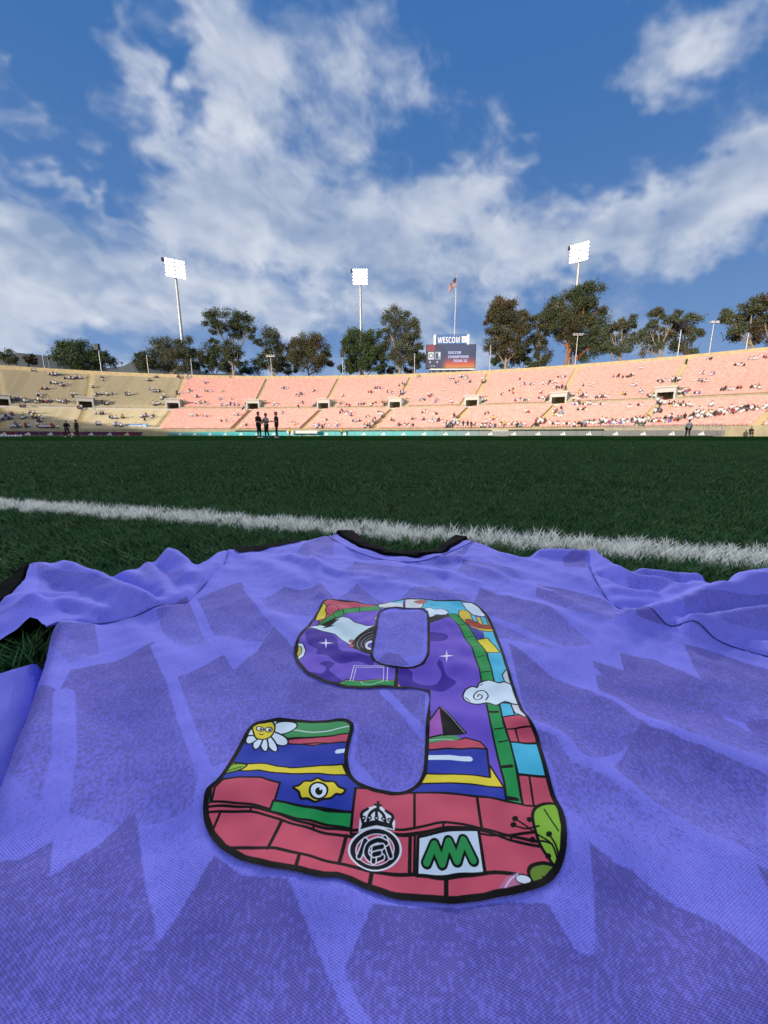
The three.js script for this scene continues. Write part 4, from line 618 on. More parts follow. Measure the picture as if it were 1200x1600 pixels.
// ---------- beyond the rim: trees, floodlights, scoreboard, flag, posts, hills ----------
function beyond(px, extra) { const [a, , c] = ray(px, 560); for (let D = 60; D < 400; D += 0.2) if (bowlAt(a * D / c, D)[0] > TOP_T + extra) return D; return 200; }
const RIM_GROUND = TOP_H - 2.9;
const leafMat = new THREE.MeshStandardMaterial({ vertexColors: true, color: 0xffffff, roughness: 0.75, side: THREE.DoubleSide });
const barks = { pale: std(0.36, 0.29, 0.21, 0.9), dark: std(0.10, 0.075, 0.05, 0.95), rust: std(0.40, 0.17, 0.08, 0.9) };
function tree(name, label, px, extra, lobes, tone, bark, seed, airy = 1, group) {
  const R = rng(seed * 131 + 7), D = beyond(px, extra), base = atDist(px, 580, D).setY(RIM_GROUND - 0.4), m = D / FOCAL * 0.93;
  const t = thing(name, label, 'tree', group, [base.x, base.y, base.z]);
  const L = lobes.map(([x, y, rx, ry]) => { const p = atDist(x, y, D).sub(base); p.z += (R() - 0.5) * 5; return { p, rx: rx * m * 1.14, ry: ry * m * 1.14 }; });
  const top = L.reduce((a, b) => (b.p.y > a.p.y ? b : a)), low = Math.min(...L.map((l) => l.p.y - l.ry));
  const tall = top.p.y, r0 = clamp(tall * 0.028, 0.2, 0.6);
  // trunk that leans and tapers into the crown, limbs out to every clump
  const wob = () => (R() - 0.5) * tall * 0.05, stem = [V(0, 0, 0), V(wob(), tall * 0.22, wob()), V(top.p.x * 0.35 + wob(), tall * 0.45, wob()), V(top.p.x * 0.7 + wob(), tall * 0.72, top.p.z * .6), top.p.clone()];
  const curve = new THREE.CatmullRomCurve3(stem), sp = curve.getPoints(14), gs = [limb(sp, sp.map((_, i) => r0 * (1 - 0.85 * i / 14)), 8)];
  const lg = []; for (const l of L) { if (l === top) continue; const s = clamp((l.p.y / tall) * 0.62 - 0.05, 0.08, 0.7), a = curve.getPoint(s), mid = a.clone().lerp(l.p, 0.5); mid.y -= l.ry * 0.25; const c = new THREE.CatmullRomCurve3([a, mid, l.p]).getPoints(7); lg.push(limb(c, c.map((_, i) => r0 * (0.5 - 0.055 * i)), 6)); for (let k = 0; k < 3; k++) { const e = l.p.clone().add(V((R() - .5) * l.rx * 1.5, (R() - .1) * l.ry, (R() - .5) * l.rx)); const cc = [mid, mid.clone().lerp(e, .55).add(V(0, -.3, 0)), e]; lg.push(limb(cc, [r0 * .28, r0 * .16, r0 * .05], 5)); } }
  const trunk = part('trunk', gs[0], barks[bark], t); if (lg.length) part('limbs', mergeGeometries(lg), barks[bark], trunk);
  // crown: sprays of leaf blades gathered in clumps, with gaps between
  const pos = [], idx = [], col = [];
  for (const l of L) {
    const M = Math.round(clamp(l.rx * l.ry * 0.9, 7, 30)), leaves = Math.round(clamp(l.rx * l.ry * 130 * airy, 1100, 5200) / M * 1.4);
    for (let k = 0; k < M; k++) {
      const a = R() * 6.283, b = Math.acos(2 * R() - 1), q = 0.45 + 0.55 * Math.cbrt(R()), c = V(Math.sin(b) * Math.cos(a) * l.rx * q, Math.cos(b) * l.ry * q, Math.sin(b) * Math.sin(a) * l.rx * q * 0.8).add(l.p), cr = (0.20 + 0.16 * R()) * Math.min(l.rx, l.ry * 1.4), tint = 0.75 + 0.5 * R(), brown = R() < tone[3] ? 1 : 0;
      for (let j = 0; j < leaves; j++) {
        const g = V((R() + R() + R() - 1.5) * 1.35 * cr, (R() + R() + R() - 1.5) * 1.15 * cr, (R() + R() + R() - 1.5) * 1.35 * cr).add(c), s = 0.34 + 0.38 * R(), d = V(R() - .5, R() * .8 - .75, R() - .5).normalize(), e = V(R() - .5, R() - .5, R() - .5).cross(d).normalize(), n = pos.length / 3;
        for (const [x, y] of [[0, 0], [.5, .26], [1.15, 0], [.5, -.26]]) { const p = g.clone().addScaledVector(d, x * s).addScaledVector(e, y * s); pos.push(p.x, p.y, p.z); const w = tint * (0.85 + 0.3 * R()); col.push((brown ? tone[0] * 1.35 : tone[0]) * w * 0.74, (brown ? tone[1] * 0.95 : tone[1]) * w * 0.78, tone[2] * w * 0.7); }
        idx.push(n, n + 1, n + 2, n, n + 2, n + 3);
      }
    }
  }
  part('crown', geoFrom(pos, idx, null, col), leafMat, t); return t;
}
const olive = [0.078, 0.100, 0.040, 0.08], sage = [0.112, 0.128, 0.070, 0.1], russet = [0.100, 0.096, 0.042, 0.22], fern = [0.070, 0.112, 0.038, 0.03];
tree('shrubby_tree', 'low pale shrubby tree at the bare end of the rim', 14, 20, [[8, 558, 10, 6], [22, 558, 12, 7]], sage, 'dark', 1);
tree('shrubby_tree', 'small brownish shrubby tree next to the thin mast on the rim', 41, 18, [[40, 559, 7, 6], [44, 563, 6, 5]], russet, 'dark', 2);
tree('broad_tree', 'broad rounded green tree alone behind the bare tan benches', 128, 14, [[108, 557, 18, 13], [132, 548, 22, 13], [152, 560, 17, 12], [126, 562, 32, 13], [116, 546, 14, 10]], fern, 'dark', 3, 1.2);
tree('broad_tree', 'small dark tree at the foot of the airy grey-green tree', 224, 12, [[218, 566, 14, 10], [236, 570, 14, 8], [226, 560, 10, 8]], olive, 'dark', 4);
tree('eucalyptus_tree', 'airy grey-green eucalyptus in front of the floodlight mast by the tan benches', 266, 12, [[246, 545, 16, 15], [270, 540, 18, 14], [292, 545, 14, 16], [252, 562, 22, 13], [285, 563, 20, 13], [300, 556, 8, 12]], sage, 'pale', 5, .8);
tree('eucalyptus_tree', 'tall open eucalyptus with a domed crown and forked pale trunk', 367, 8, [[352, 496, 24, 10], [374, 502, 18, 13], [333, 500, 13, 11], [388, 514, 9, 12], [344, 514, 16, 8], [362, 516, 12, 10], [332, 534, 6, 6], [364, 547, 14, 14], [374, 560, 10, 12]], olive, 'pale', 6, .8);
tree('broad_tree', 'dense low tree under the tall domed eucalyptus', 332, 10, [[328, 552, 14, 12], [342, 556, 16, 12], [322, 568, 12, 10], [340, 572, 18, 8]], olive, 'dark', 7);
tree('broad_tree', 'dark low thicket tree between two eucalyptuses', 396, 22, [[390, 571, 12, 9], [404, 570, 12, 8], [380, 574, 8, 7]], fern, 'dark', 8);
tree('eucalyptus_tree', 'narrow patchy eucalyptus beside the brown-tinged tree', 428, 10, [[424, 528, 16, 11], [440, 538, 11, 12], [411, 543, 9, 12], [430, 552, 14, 12], [420, 568, 14, 12], [442, 566, 10, 12]], olive, 'pale', 9, .9);
tree('eucalyptus_tree', 'rounded brown-tinged eucalyptus with a drooping side', 482, 10, [[478, 533, 20, 12], [463, 548, 13, 16], [496, 548, 16, 17], [508, 562, 9, 12], [482, 564, 26, 14]], russet, 'dark', 10, 1.1);
tree('pepper_tree', 'dense green weeping tree at the foot of the middle floodlight mast', 567, 10, [[563, 529, 22, 11], [549, 543, 12, 18], [586, 543, 14, 20], [566, 552, 24, 18], [558, 570, 18, 9], [592, 568, 10, 10]], fern, 'dark', 11, 1.4);
tree('eucalyptus_tree', 'tall light eucalyptus with pale limbs left of the scoreboard', 626, 9, [[619, 490, 17, 10], [636, 497, 14, 12], [606, 508, 10, 12], [646, 516, 11, 12], [622, 518, 16, 14], [638, 536, 14, 14], [609, 543, 10, 16], [628, 556, 16, 16]], sage, 'pale', 12, .85);
tree('broad_tree', 'dark bushy tree hugging the scoreboard side of the tall light eucalyptus', 648, 14, [[646, 548, 11, 16], [652, 565, 12, 12], [640, 572, 14, 8]], olive, 'dark', 13);
tree('eucalyptus_tree', 'tall twin-topped eucalyptus to the right of the scoreboard', 790, 9, [[789, 473, 13, 11], [778, 488, 16, 14], [800, 490, 16, 15], [768, 508, 12, 18], [793, 515, 20, 18], [814, 505, 12, 16], [775, 538, 15, 16], [798, 545, 18, 16], [815, 530, 12, 16]], russet, 'pale', 14, 1.1);
tree('broad_tree', 'bright green bush-like tree under the twin-topped eucalyptus', 812, 18, [[808, 560, 14, 9], [822, 556, 10, 10], [776, 566, 10, 7]], fern, 'dark', 15);
tree('eucalyptus_tree', 'slender thin eucalyptus squeezed beside the massive dark tree', 842, 16, [[840, 503, 10, 13], [848, 525, 12, 15], [834, 540, 11, 14], [846, 556, 13, 11]], russet, 'pale', 16, .8);
tree('pine_tree', 'massive dark tree with a rust-coloured trunk in front of a floodlight mast', 884, 7, [[914, 458, 22, 13], [900, 474, 30, 16], [868, 492, 17, 13], [932, 484, 16, 17], [880, 508, 22, 17], [914, 510, 28, 22], [938, 528, 12, 17], [886, 530, 10, 10], [918, 545, 22, 14], [856, 498, 8, 8]], olive, 'rust', 17, 1.6);
tree('eucalyptus_tree', 'airy small eucalyptus standing between the massive dark tree and its neighbours', 970, 9, [[970, 504, 13, 10], [958, 520, 13, 14], [984, 518, 12, 15], [968, 540, 20, 13], [950, 545, 8, 10]], sage, 'pale', 18, .75);
tree('eucalyptus_tree', 'fan-shaped eucalyptus with white forked limbs', 1030, 8, [[1028, 493, 11, 10], [1016, 510, 12, 15], [1042, 506, 12, 14], [1020, 534, 17, 15], [1045, 532, 14, 15]], sage, 'pale', 19, .8);
tree('eucalyptus_tree', 'loose eucalyptus behind the post with a black speaker', 1075, 12, [[1062, 499, 11, 10], [1080, 506, 14, 13], [1092, 522, 9, 11], [1068, 526, 18, 14], [1085, 540, 14, 9]], sage, 'dark', 20, .75);
tree('eucalyptus_tree', 'sparse eucalyptus with white limbs behind the end of the pink stand', 1172, 8, [[1152, 487, 12, 10], [1166, 478, 12, 10], [1147, 506, 10, 11], [1160, 518, 18, 12], [1176, 498, 12, 14]], sage, 'pale', 21, .8);
tree('eucalyptus_tree', 'reddish leafy eucalyptus at the very end of the row', 1204, 10, [[1192, 474, 14, 12], [1208, 484, 18, 18], [1194, 506, 14, 14], [1210, 520, 18, 14]], russet, 'pale', 22, 1);
for (const [x, y, w, s, lab] of [[308, 572, 12, 31, 'bush in the gap left of the tall domed eucalyptus'], [448, 574, 10, 32, 'bush between the narrow eucalyptus and the brown-tinged one'], [545, 576, 8, 33, 'bush beside the post with a dark lamp box'], [605, 576, 9, 34, 'bush between the weeping tree and the tall light eucalyptus'], [838, 568, 10, 35, 'bush under the slender thin eucalyptus']]) tree('shrubby_tree', 'dark ' + lab, x, 14, [[x - 5, y, w, 6], [x + 6, y + 2, w, 5]], olive, 'dark', s);

const galvanised = std(0.52, 0.52, 0.5, 0.45, { metalness: 0.4 }), blackMat = std(0.02, 0.02, 0.022, 0.6);
// floodlight masts, lit
function floodlight(px, hx, hy, wpx, hpx, extra, label, rows, cols) {
  const D = beyond(px, extra), top = atDist(hx, hy, D), base = V(top.x, RIM_GROUND, top.z), m = D / FOCAL * 0.93, w = wpx * m, h = hpx * m;
  const aim = toWorld(BOWL.u, BOWL.v, 0).sub(top), turn = Math.atan2(aim.x, aim.z);
  const t = thing('floodlight_mast', label, 'floodlight', 'lit floodlight masts behind the stand', [base.x, base.y, base.z], turn), H = top.y - base.y;
  part('pole', limb([V(0, 0, 0), V(0, H * .5, 0), V(0, H + h * .4, 0)], [0.75, 0.6, 0.45], 10), galvanised, t);
  const frame = []; for (let r = 0; r < rows; r++) frame.push(box(w, 0.22, 0.3, 0, H + (r / (rows - 1) - .5) * h * .86, 0.5)); for (const s of [-.45, 0, .45]) frame.push(box(0.2, h, 0.25, w * s, H, 0.35)); part('frame', mergeGeometries(frame), std(.25, .25, .25, .6), t);
  const cell = Math.min(w / cols, h / rows), hood = new THREE.CylinderGeometry(cell * .48, cell * .3, .8, 14), lens = new THREE.CircleGeometry(cell * .44, 14); hood.rotateX(Math.PI / 2);
  const tilt = Math.atan2(H + RIM_GROUND, Math.hypot(aim.x, aim.z)), glow = new THREE.MeshStandardMaterial({ color: 0xffffff, emissive: new THREE.Color().setRGB(1, 0.97, 0.9), emissiveIntensity: 9, roughness: 0.5 });
  for (let r = 0; r < rows; r++) for (let c = 0; c < cols; c++) { const l = part('lamp', hood, blackMat, t); l.position.set(((c + .5) / cols - .5) * w, H + (r / (rows - 1) - .5) * h * .86, 1.0); l.rotation.x = tilt; const g = part('lens', lens, glow, l); g.position.z = 0.405; }
  const s = part('speaker_box', box(1.1, 1.1, .9, -w * .56, H + h * .42, .4), blackMat, t);
  const lamp = new THREE.SpotLight(new THREE.Color().setRGB(1, 0.97, 0.92), 26000, 0, 0.62, 0.6, 2); lamp.name = 'beam'; lamp.position.set(0, H, 3); lamp.target.position.set(0, H - Math.sin(tilt) * 100, 3 + Math.cos(tilt) * 100); lamp.castShadow = true; lamp.shadow.radius = 60; t.add(lamp, lamp.target); return t;
}
floodlight(284, 273.5, 421, 27, 24, 16, 'lit floodlight mast rising behind the airy grey-green tree', 5, 6);
floodlight(562, 563, 434, 22, 21, 22, 'lit floodlight mast rising behind the weeping green tree', 5, 6);
floodlight(902, 906, 396, 26, 24, 18, 'lit floodlight mast rising behind the massive dark tree', 5, 6);

// scoreboard
{
  const D = beyond(705, 9), m = D / FOCAL * 0.93, c = atDist(704.5, 557, D), ctr = toWorld(BOWL.u + 20, BOWL.v, 0).sub(c), turn = Math.atan2(ctr.x, ctr.z) + 0.10, w = 76 * m, h = 34 * m, y = c.y - RIM_GROUND;
  const b = thing('scoreboard', 'stadium scoreboard with a lit dark blue and orange screen under the WESCOM sign', 'scoreboard', null, [c.x, RIM_GROUND, c.z], turn);
  const art = canvasMap(1024, 460, (g, W, H) => {
    const k = g.createLinearGradient(0, 0, 0, H); k.addColorStop(0, '#1b3a66'); k.addColorStop(.45, '#203058'); k.addColorStop(.66, '#7c3550'); k.addColorStop(.84, '#d4562f'); k.addColorStop(1, '#c98a3c'); g.fillStyle = k; g.fillRect(0, 0, W, H);
    const l = g.createLinearGradient(0, 0, W * .42, 0); l.addColorStop(0, 'rgba(28,32,66,1)'); l.addColorStop(.7, 'rgba(30,40,80,.95)'); l.addColorStop(1, 'rgba(30,40,80,0)'); g.fillStyle = l; g.fillRect(0, 0, W * .42, H);
    g.fillStyle = '#8e2333'; g.fillRect(0, 0, W * .16, H * .26); g.fillStyle = '#d7d2d2'; g.fillRect(W * .03, H * .30, W * .115, H * .33); g.fillStyle = '#96a3b4'; g.fillRect(W * .165, H * .29, W * .125, H * .34);
    g.fillStyle = '#55606f'; g.beginPath(); g.arc(W * .088, H * .46, H * .11, 0, 7); g.fill(); g.fillStyle = '#dfe3e8'; g.beginPath(); g.arc(W * .088, H * .46, H * .07, 0, 7); g.fill(); g.fillStyle = '#2b3950'; g.fillRect(W * .185, H * .36, W * .05, H * .24); g.fillStyle = '#e4e8ee'; g.fillRect(W * .245, H * .32, W * .03, H * .16);
    g.fillStyle = '#c8cfe4'; for (const x of [.07, .22]) { g.beginPath(); g.moveTo(W * (x - .018), H * .70); g.lineTo(W * (x + .018), H * .70); g.lineTo(W * x, H * .82); g.fill(); } g.font = 'bold 34px sans-serif'; g.fillText('00  00', W * .085, H * .94);
    g.fillStyle = '#cfd2ff'; g.font = 'bold 74px sans-serif'; g.textBaseline = 'top'; g.fillText('SOCCER', W * .44, H * .24); g.fillText('CHAMPIONS', W * .44, H * .42); g.fillText('TOUR 22', W * .55, H * .60);
  });
  const back = part('cabinet', box(w + .6, h + .5, 1.4, 0, y, -0.75), std(.05, .05, .055, .7), b), scr = new THREE.PlaneGeometry(w, h); scr.translate(0, y, 0.02);
  part('screen', scr, new THREE.MeshStandardMaterial({ color: new THREE.Color().setRGB(.05, .05, .05), emissive: 0xffffff, emissiveMap: art, emissiveIntensity: 1.15, roughness: 0.4 }), b);
  const sy = y + h / 2 + 1.9, sw = 52 * m; const sign = part('sign_panel', box(sw * .96, 3.0, 0.3, 0, sy, -0.4), signBlue, b); const L = letters('WESCOM', 2.2, 0.15, std(.86, .86, .86, .6), b); L.position.set(-sw * .08, sy, -0.24); L.scale.x = (sw * .66) / (L.geometry.boundingBox.max.x - L.geometry.boundingBox.min.x); part('sign_emblem', mergeGeometries([0, 1, 2, 3].map((k) => box(.5, 2.1, .15, sw * .33 + k * .62, sy, -.15)).concat([box(2.6, .35, .15, sw * .33 + .95, sy + 1.15, -.15)])), std(.8, .84, .88, .6), b);
  for (const s of [-1, 1]) part('sign_post', box(0.9, 3.7, 0.9, s * sw * .5, sy + .1, -.4), chalk, b); part('sign_rail', box(sw, .3, .3, 0, sy + 1.9, -.4), signBlue, b);
  part('catwalk', box(w * .93, 0.5, 1.6, w * .03, y - h / 2 - .7, 0.3), chalk, b); for (let k = -3; k <= 3; k++) part('support', box(.5, y - h / 2 - .9, .5, k * w * .13, (y - h / 2 - .9) / 2, -.4), std(.4, .4, .4, .7), b);
  for (let k = 0; k < 6; k++) part('underside_box', box(w * .12, 1.3, .8, (k - 2.5) * w * .15, y - h / 2 - 1.7, -.6), std(.07, .075, .08), b);
  const glow = new THREE.RectAreaLight(new THREE.Color().setRGB(.5, .5, .7), .4, w, h); glow.name = 'screen_light'; glow.position.set(0, y, .2); glow.rotation.y = Math.PI; b.add(glow);
  // flag behind it
  const FD = beyond(711, 24), fp = atDist(713, 433, FD), fb = V(fp.x, RIM_GROUND, fp.z), fl = thing('flagpole', 'tall slim white flagpole behind the scoreboard', 'flagpole', null, [fb.x, fb.y, fb.z]), FH = fp.y - fb.y; part('pole', limb([V(0, 0, 0), V(0, FH + 1, 0)], [.22, .12], 8), std(.7, .7, .68, .5), fl); part('finial', new THREE.SphereGeometry(.32, 10, 8).translate(0, FH + 1.3, 0), std(.5, .4, .15, .3, { metalness: .6 }), fl); part('halyard', limb([V(.25, 1, .1), V(.2, FH, .1)], [.03, .03], 4), std(.6, .6, .6), fl);
  const cloth2 = canvasMap(380, 200, (g, W, H) => { for (let i = 0; i < 13; i++) { g.fillStyle = i % 2 ? '#f1ece6' : '#b0283a'; g.fillRect(0, i * H / 13, W, H / 13 + 1); } g.fillStyle = '#232b54'; g.fillRect(0, 0, W * .4, H * 7 / 13); g.fillStyle = '#f1ece6'; for (let r = 0; r < 9; r++) for (let c = 0; c < (r % 2 ? 5 : 6); c++) { g.beginPath(); g.arc(W * .4 * ((c + (r % 2 ? 1 : .5)) / 6), H * 7 / 13 * (r + .8) / 9.6, 3.4, 0, 7); g.fill(); } });
  const NU = 28, NV = 12, pos = [], uv = [], idx = [], fm = FD / FOCAL * 0.93; for (let j = 0; j <= NV; j++) for (let i = 0; i <= NU; i++) { const s = i / NU, t = j / NV; const wv = Math.sin(s * 9 + t * 2) * .5 * s; pos.push(-s * 12.5 * fm + wv * .3, -t * 13.5 * fm * (1 - .35 * s) - s * 15 * fm * (.6 + .4 * s) + wv * .4, wv + s * 1.6); uv.push(s, 1 - t); } for (let j = 0; j < NV; j++) for (let i = 0; i < NU; i++) { const a = j * (NU + 1) + i; idx.push(a, a + 1, a + NU + 1, a + 1, a + NU + 2, a + NU + 1); }
  const fg = single('flag', 'striped red and white flag with a dark blue canton flying from the flagpole', 'flag', geoFrom(pos, idx, uv), new THREE.MeshPhysicalMaterial({ map: cloth2, roughness: .8, side: THREE.DoubleSide, transmission: .25, thickness: 0 })); fg.position.set(fb.x, fb.y + FH, fb.z + .15);
}
// small posts along the rim
function rimPost(px, py, extra, kind, label) {
  const D = beyond(px, extra), top = atDist(px, py, D), H = top.y - RIM_GROUND, t = thing(kind === 'mast' ? 'thin_mast' : 'rim_post', label, kind === 'mast' ? 'mast' : 'post', null, [top.x, RIM_GROUND, top.z]), r = kind === 'mast' ? .09 : .17;
  part('pole', limb([V(0, 0, 0), V(0, H, 0)], [r, r * .75], 7), kind === 'stub' ? std(.25, .25, .25) : galvanised, t);
  if (kind === 'speaker') { part('speaker_box', box(1.5, 2.2, 1.1, 0, H - .6, .6), blackMat, t); part('bracket', box(.2, .2, .8, 0, H - 1.2, .2), blackMat, t); }
  if (kind === 'cross') { part('crossarm', box(3.2, .2, .2, 0, H - .2, 0), galvanised, t); for (const s of [-1, -.35, .35, 1]) part('lamp', box(.5, .4, .6, s * 1.35, H + .15, .2), std(.5, .5, .48), t); }
  if (kind === 'stub') part('camera', box(.6, .5, .8, 0, H, 0), blackMat, t);
  if (kind === 'lamp') for (const s of [-1, 1]) part('lamp', box(.8, .6, .7, s * .7, H - .3, .2), std(.6, .62, .62), t);
}
rimPost(62, 531, 6, 'mast', 'thin leaning radio mast at the bare end of the rim'); rimPost(75, 560, 1.5, 'stub', 'short post with a camera above the bare benches by the thin mast'); rimPost(153, 540, 1.5, 'speaker', 'pole with a black speaker in front of the broad rounded tree'); rimPost(190, 567, 1.5, 'stub', 'short post with a camera between the broad rounded tree and the small dark tree');
rimPost(229, 555, 1.5, 'plain', 'plain pole in front of the small dark tree'); rimPost(298, 560, 1.5, 'plain', 'plain pole where the pink seats begin'); rimPost(423, 556, 1.5, 'cross', 'pole with a lamp crossarm in front of the narrow patchy eucalyptus'); rimPost(535, 551, 1.5, 'speaker', 'pole with a dark box beside the weeping green tree'); rimPost(648, 552, 1.5, 'plain', 'plain pole in front of the dark bushy tree by the scoreboard'); rimPost(767, 539, 1.5, 'plain', 'plain pole in front of the twin-topped eucalyptus');
rimPost(903, 523, 1.5, 'cross', 'pole with a lamp crossarm in front of the massive dark tree'); rimPost(1066, 505, 1.5, 'speaker', 'tall pole with a black speaker in front of the loose eucalyptus'); rimPost(1116, 502, 4, 'lamp', 'stout pole with two lamps against open sky'); rimPost(1170, 520, 1.5, 'plain', 'plain pole before the sparse eucalyptus with white limbs');
// far hills
{
  const pos = [], idx = [], N = 70; for (let i = 0; i <= N; i++) { const a = rad(lerp(-62, 10, i / N)), d = 3600, y = 520 + 50 * noise2(i * .14, 3) + 22 * noise2(i * .5, 8) - Math.max(0, i - 40) * 12; const p = V(Math.sin(a) * d, 0, -Math.cos(a) * d); pos.push(p.x * .8, -5, p.z * .8, p.x, Math.max(y, 0), p.z, p.x * 1.5, -5, p.z * 1.5); }
  for (let i = 0; i < N; i++) { const a = i * 3; idx.push(a, a + 3, a + 1, a + 1, a + 3, a + 4, a + 1, a + 4, a + 2, a + 2, a + 4, a + 5); } structure('hills', geoFrom(pos, idx), std(.15, .16, .14, 1, { side: THREE.DoubleSide }));
}
// ---------- people ----------
const bodyMat = new THREE.MeshStandardMaterial({ vertexColors: true, color: 0xffffff, roughness: 0.8 });
// one continuous body: tapered capsules between joints, blended and meshed
function meshField(bones, lo, hi, n, k) {
  const mc = new MarchingCubes(n, bodyMat, false, false, 60000), c = lo.clone().add(hi).multiplyScalar(.5), e = hi.clone().sub(lo).multiplyScalar(.5), f = mc.field, half = n / 2; mc.isolation = 0;
  const pre = bones.map(([a, b, ra, rb, col]) => { const d = b.clone().sub(a); return [a.x, a.y, a.z, d.x, d.y, d.z, d.lengthSq() + 1e-9, ra, rb - ra, col]; });
  const dist = (x, y, z, hit) => { let s = 0, best = 1e9; for (const b of pre) { const px = x - b[0], py = y - b[1], pz = z - b[2], t0 = (px * b[3] + py * b[4] + pz * b[5]) / b[6], t = t0 < 0 ? 0 : t0 > 1 ? 1 : t0, ex = px - b[3] * t, ey = py - b[4] * t, ez = pz - b[5] * t, d = Math.sqrt(ex * ex + ey * ey + ez * ez) - b[7] - b[8] * t; if (d < best) { best = d; if (hit) hit.col = b[9]; } if (d < 8 * k) s += Math.exp(-d / k); } return s > 1e-20 ? -k * Math.log(s) : best; };
  for (let z = 0; z < n; z++) for (let y = 0; y < n; y++) for (let x = 0; x < n; x++) f[x + y * n + z * n * n] = -dist(c.x + (x - half) / half * e.x, c.y + (y - half) / half * e.y, c.z + (z - half) / half * e.z);
  mc.update(); const N = mc.count, pos = [], col = [], hit = {};
  for (let i = 0; i < N; i++) { const x = c.x + mc.positionArray[i * 3] * e.x, y = c.y + mc.positionArray[i * 3 + 1] * e.y, z = c.z + mc.positionArray[i * 3 + 2] * e.z; pos.push(x, y, z); dist(x, y, z, hit); col.push(...hit.col); }
  let g = new THREE.BufferGeometry(); g.setAttribute('position', new THREE.Float32BufferAttribute(pos, 3)); g.setAttribute('color', new THREE.Float32BufferAttribute(col, 3)); g = mergeVertices(g, 1e-4); g.computeVertexNormals(); return g;
}
const flip = (p, s) => V(p.x * s, p.y, p.z);
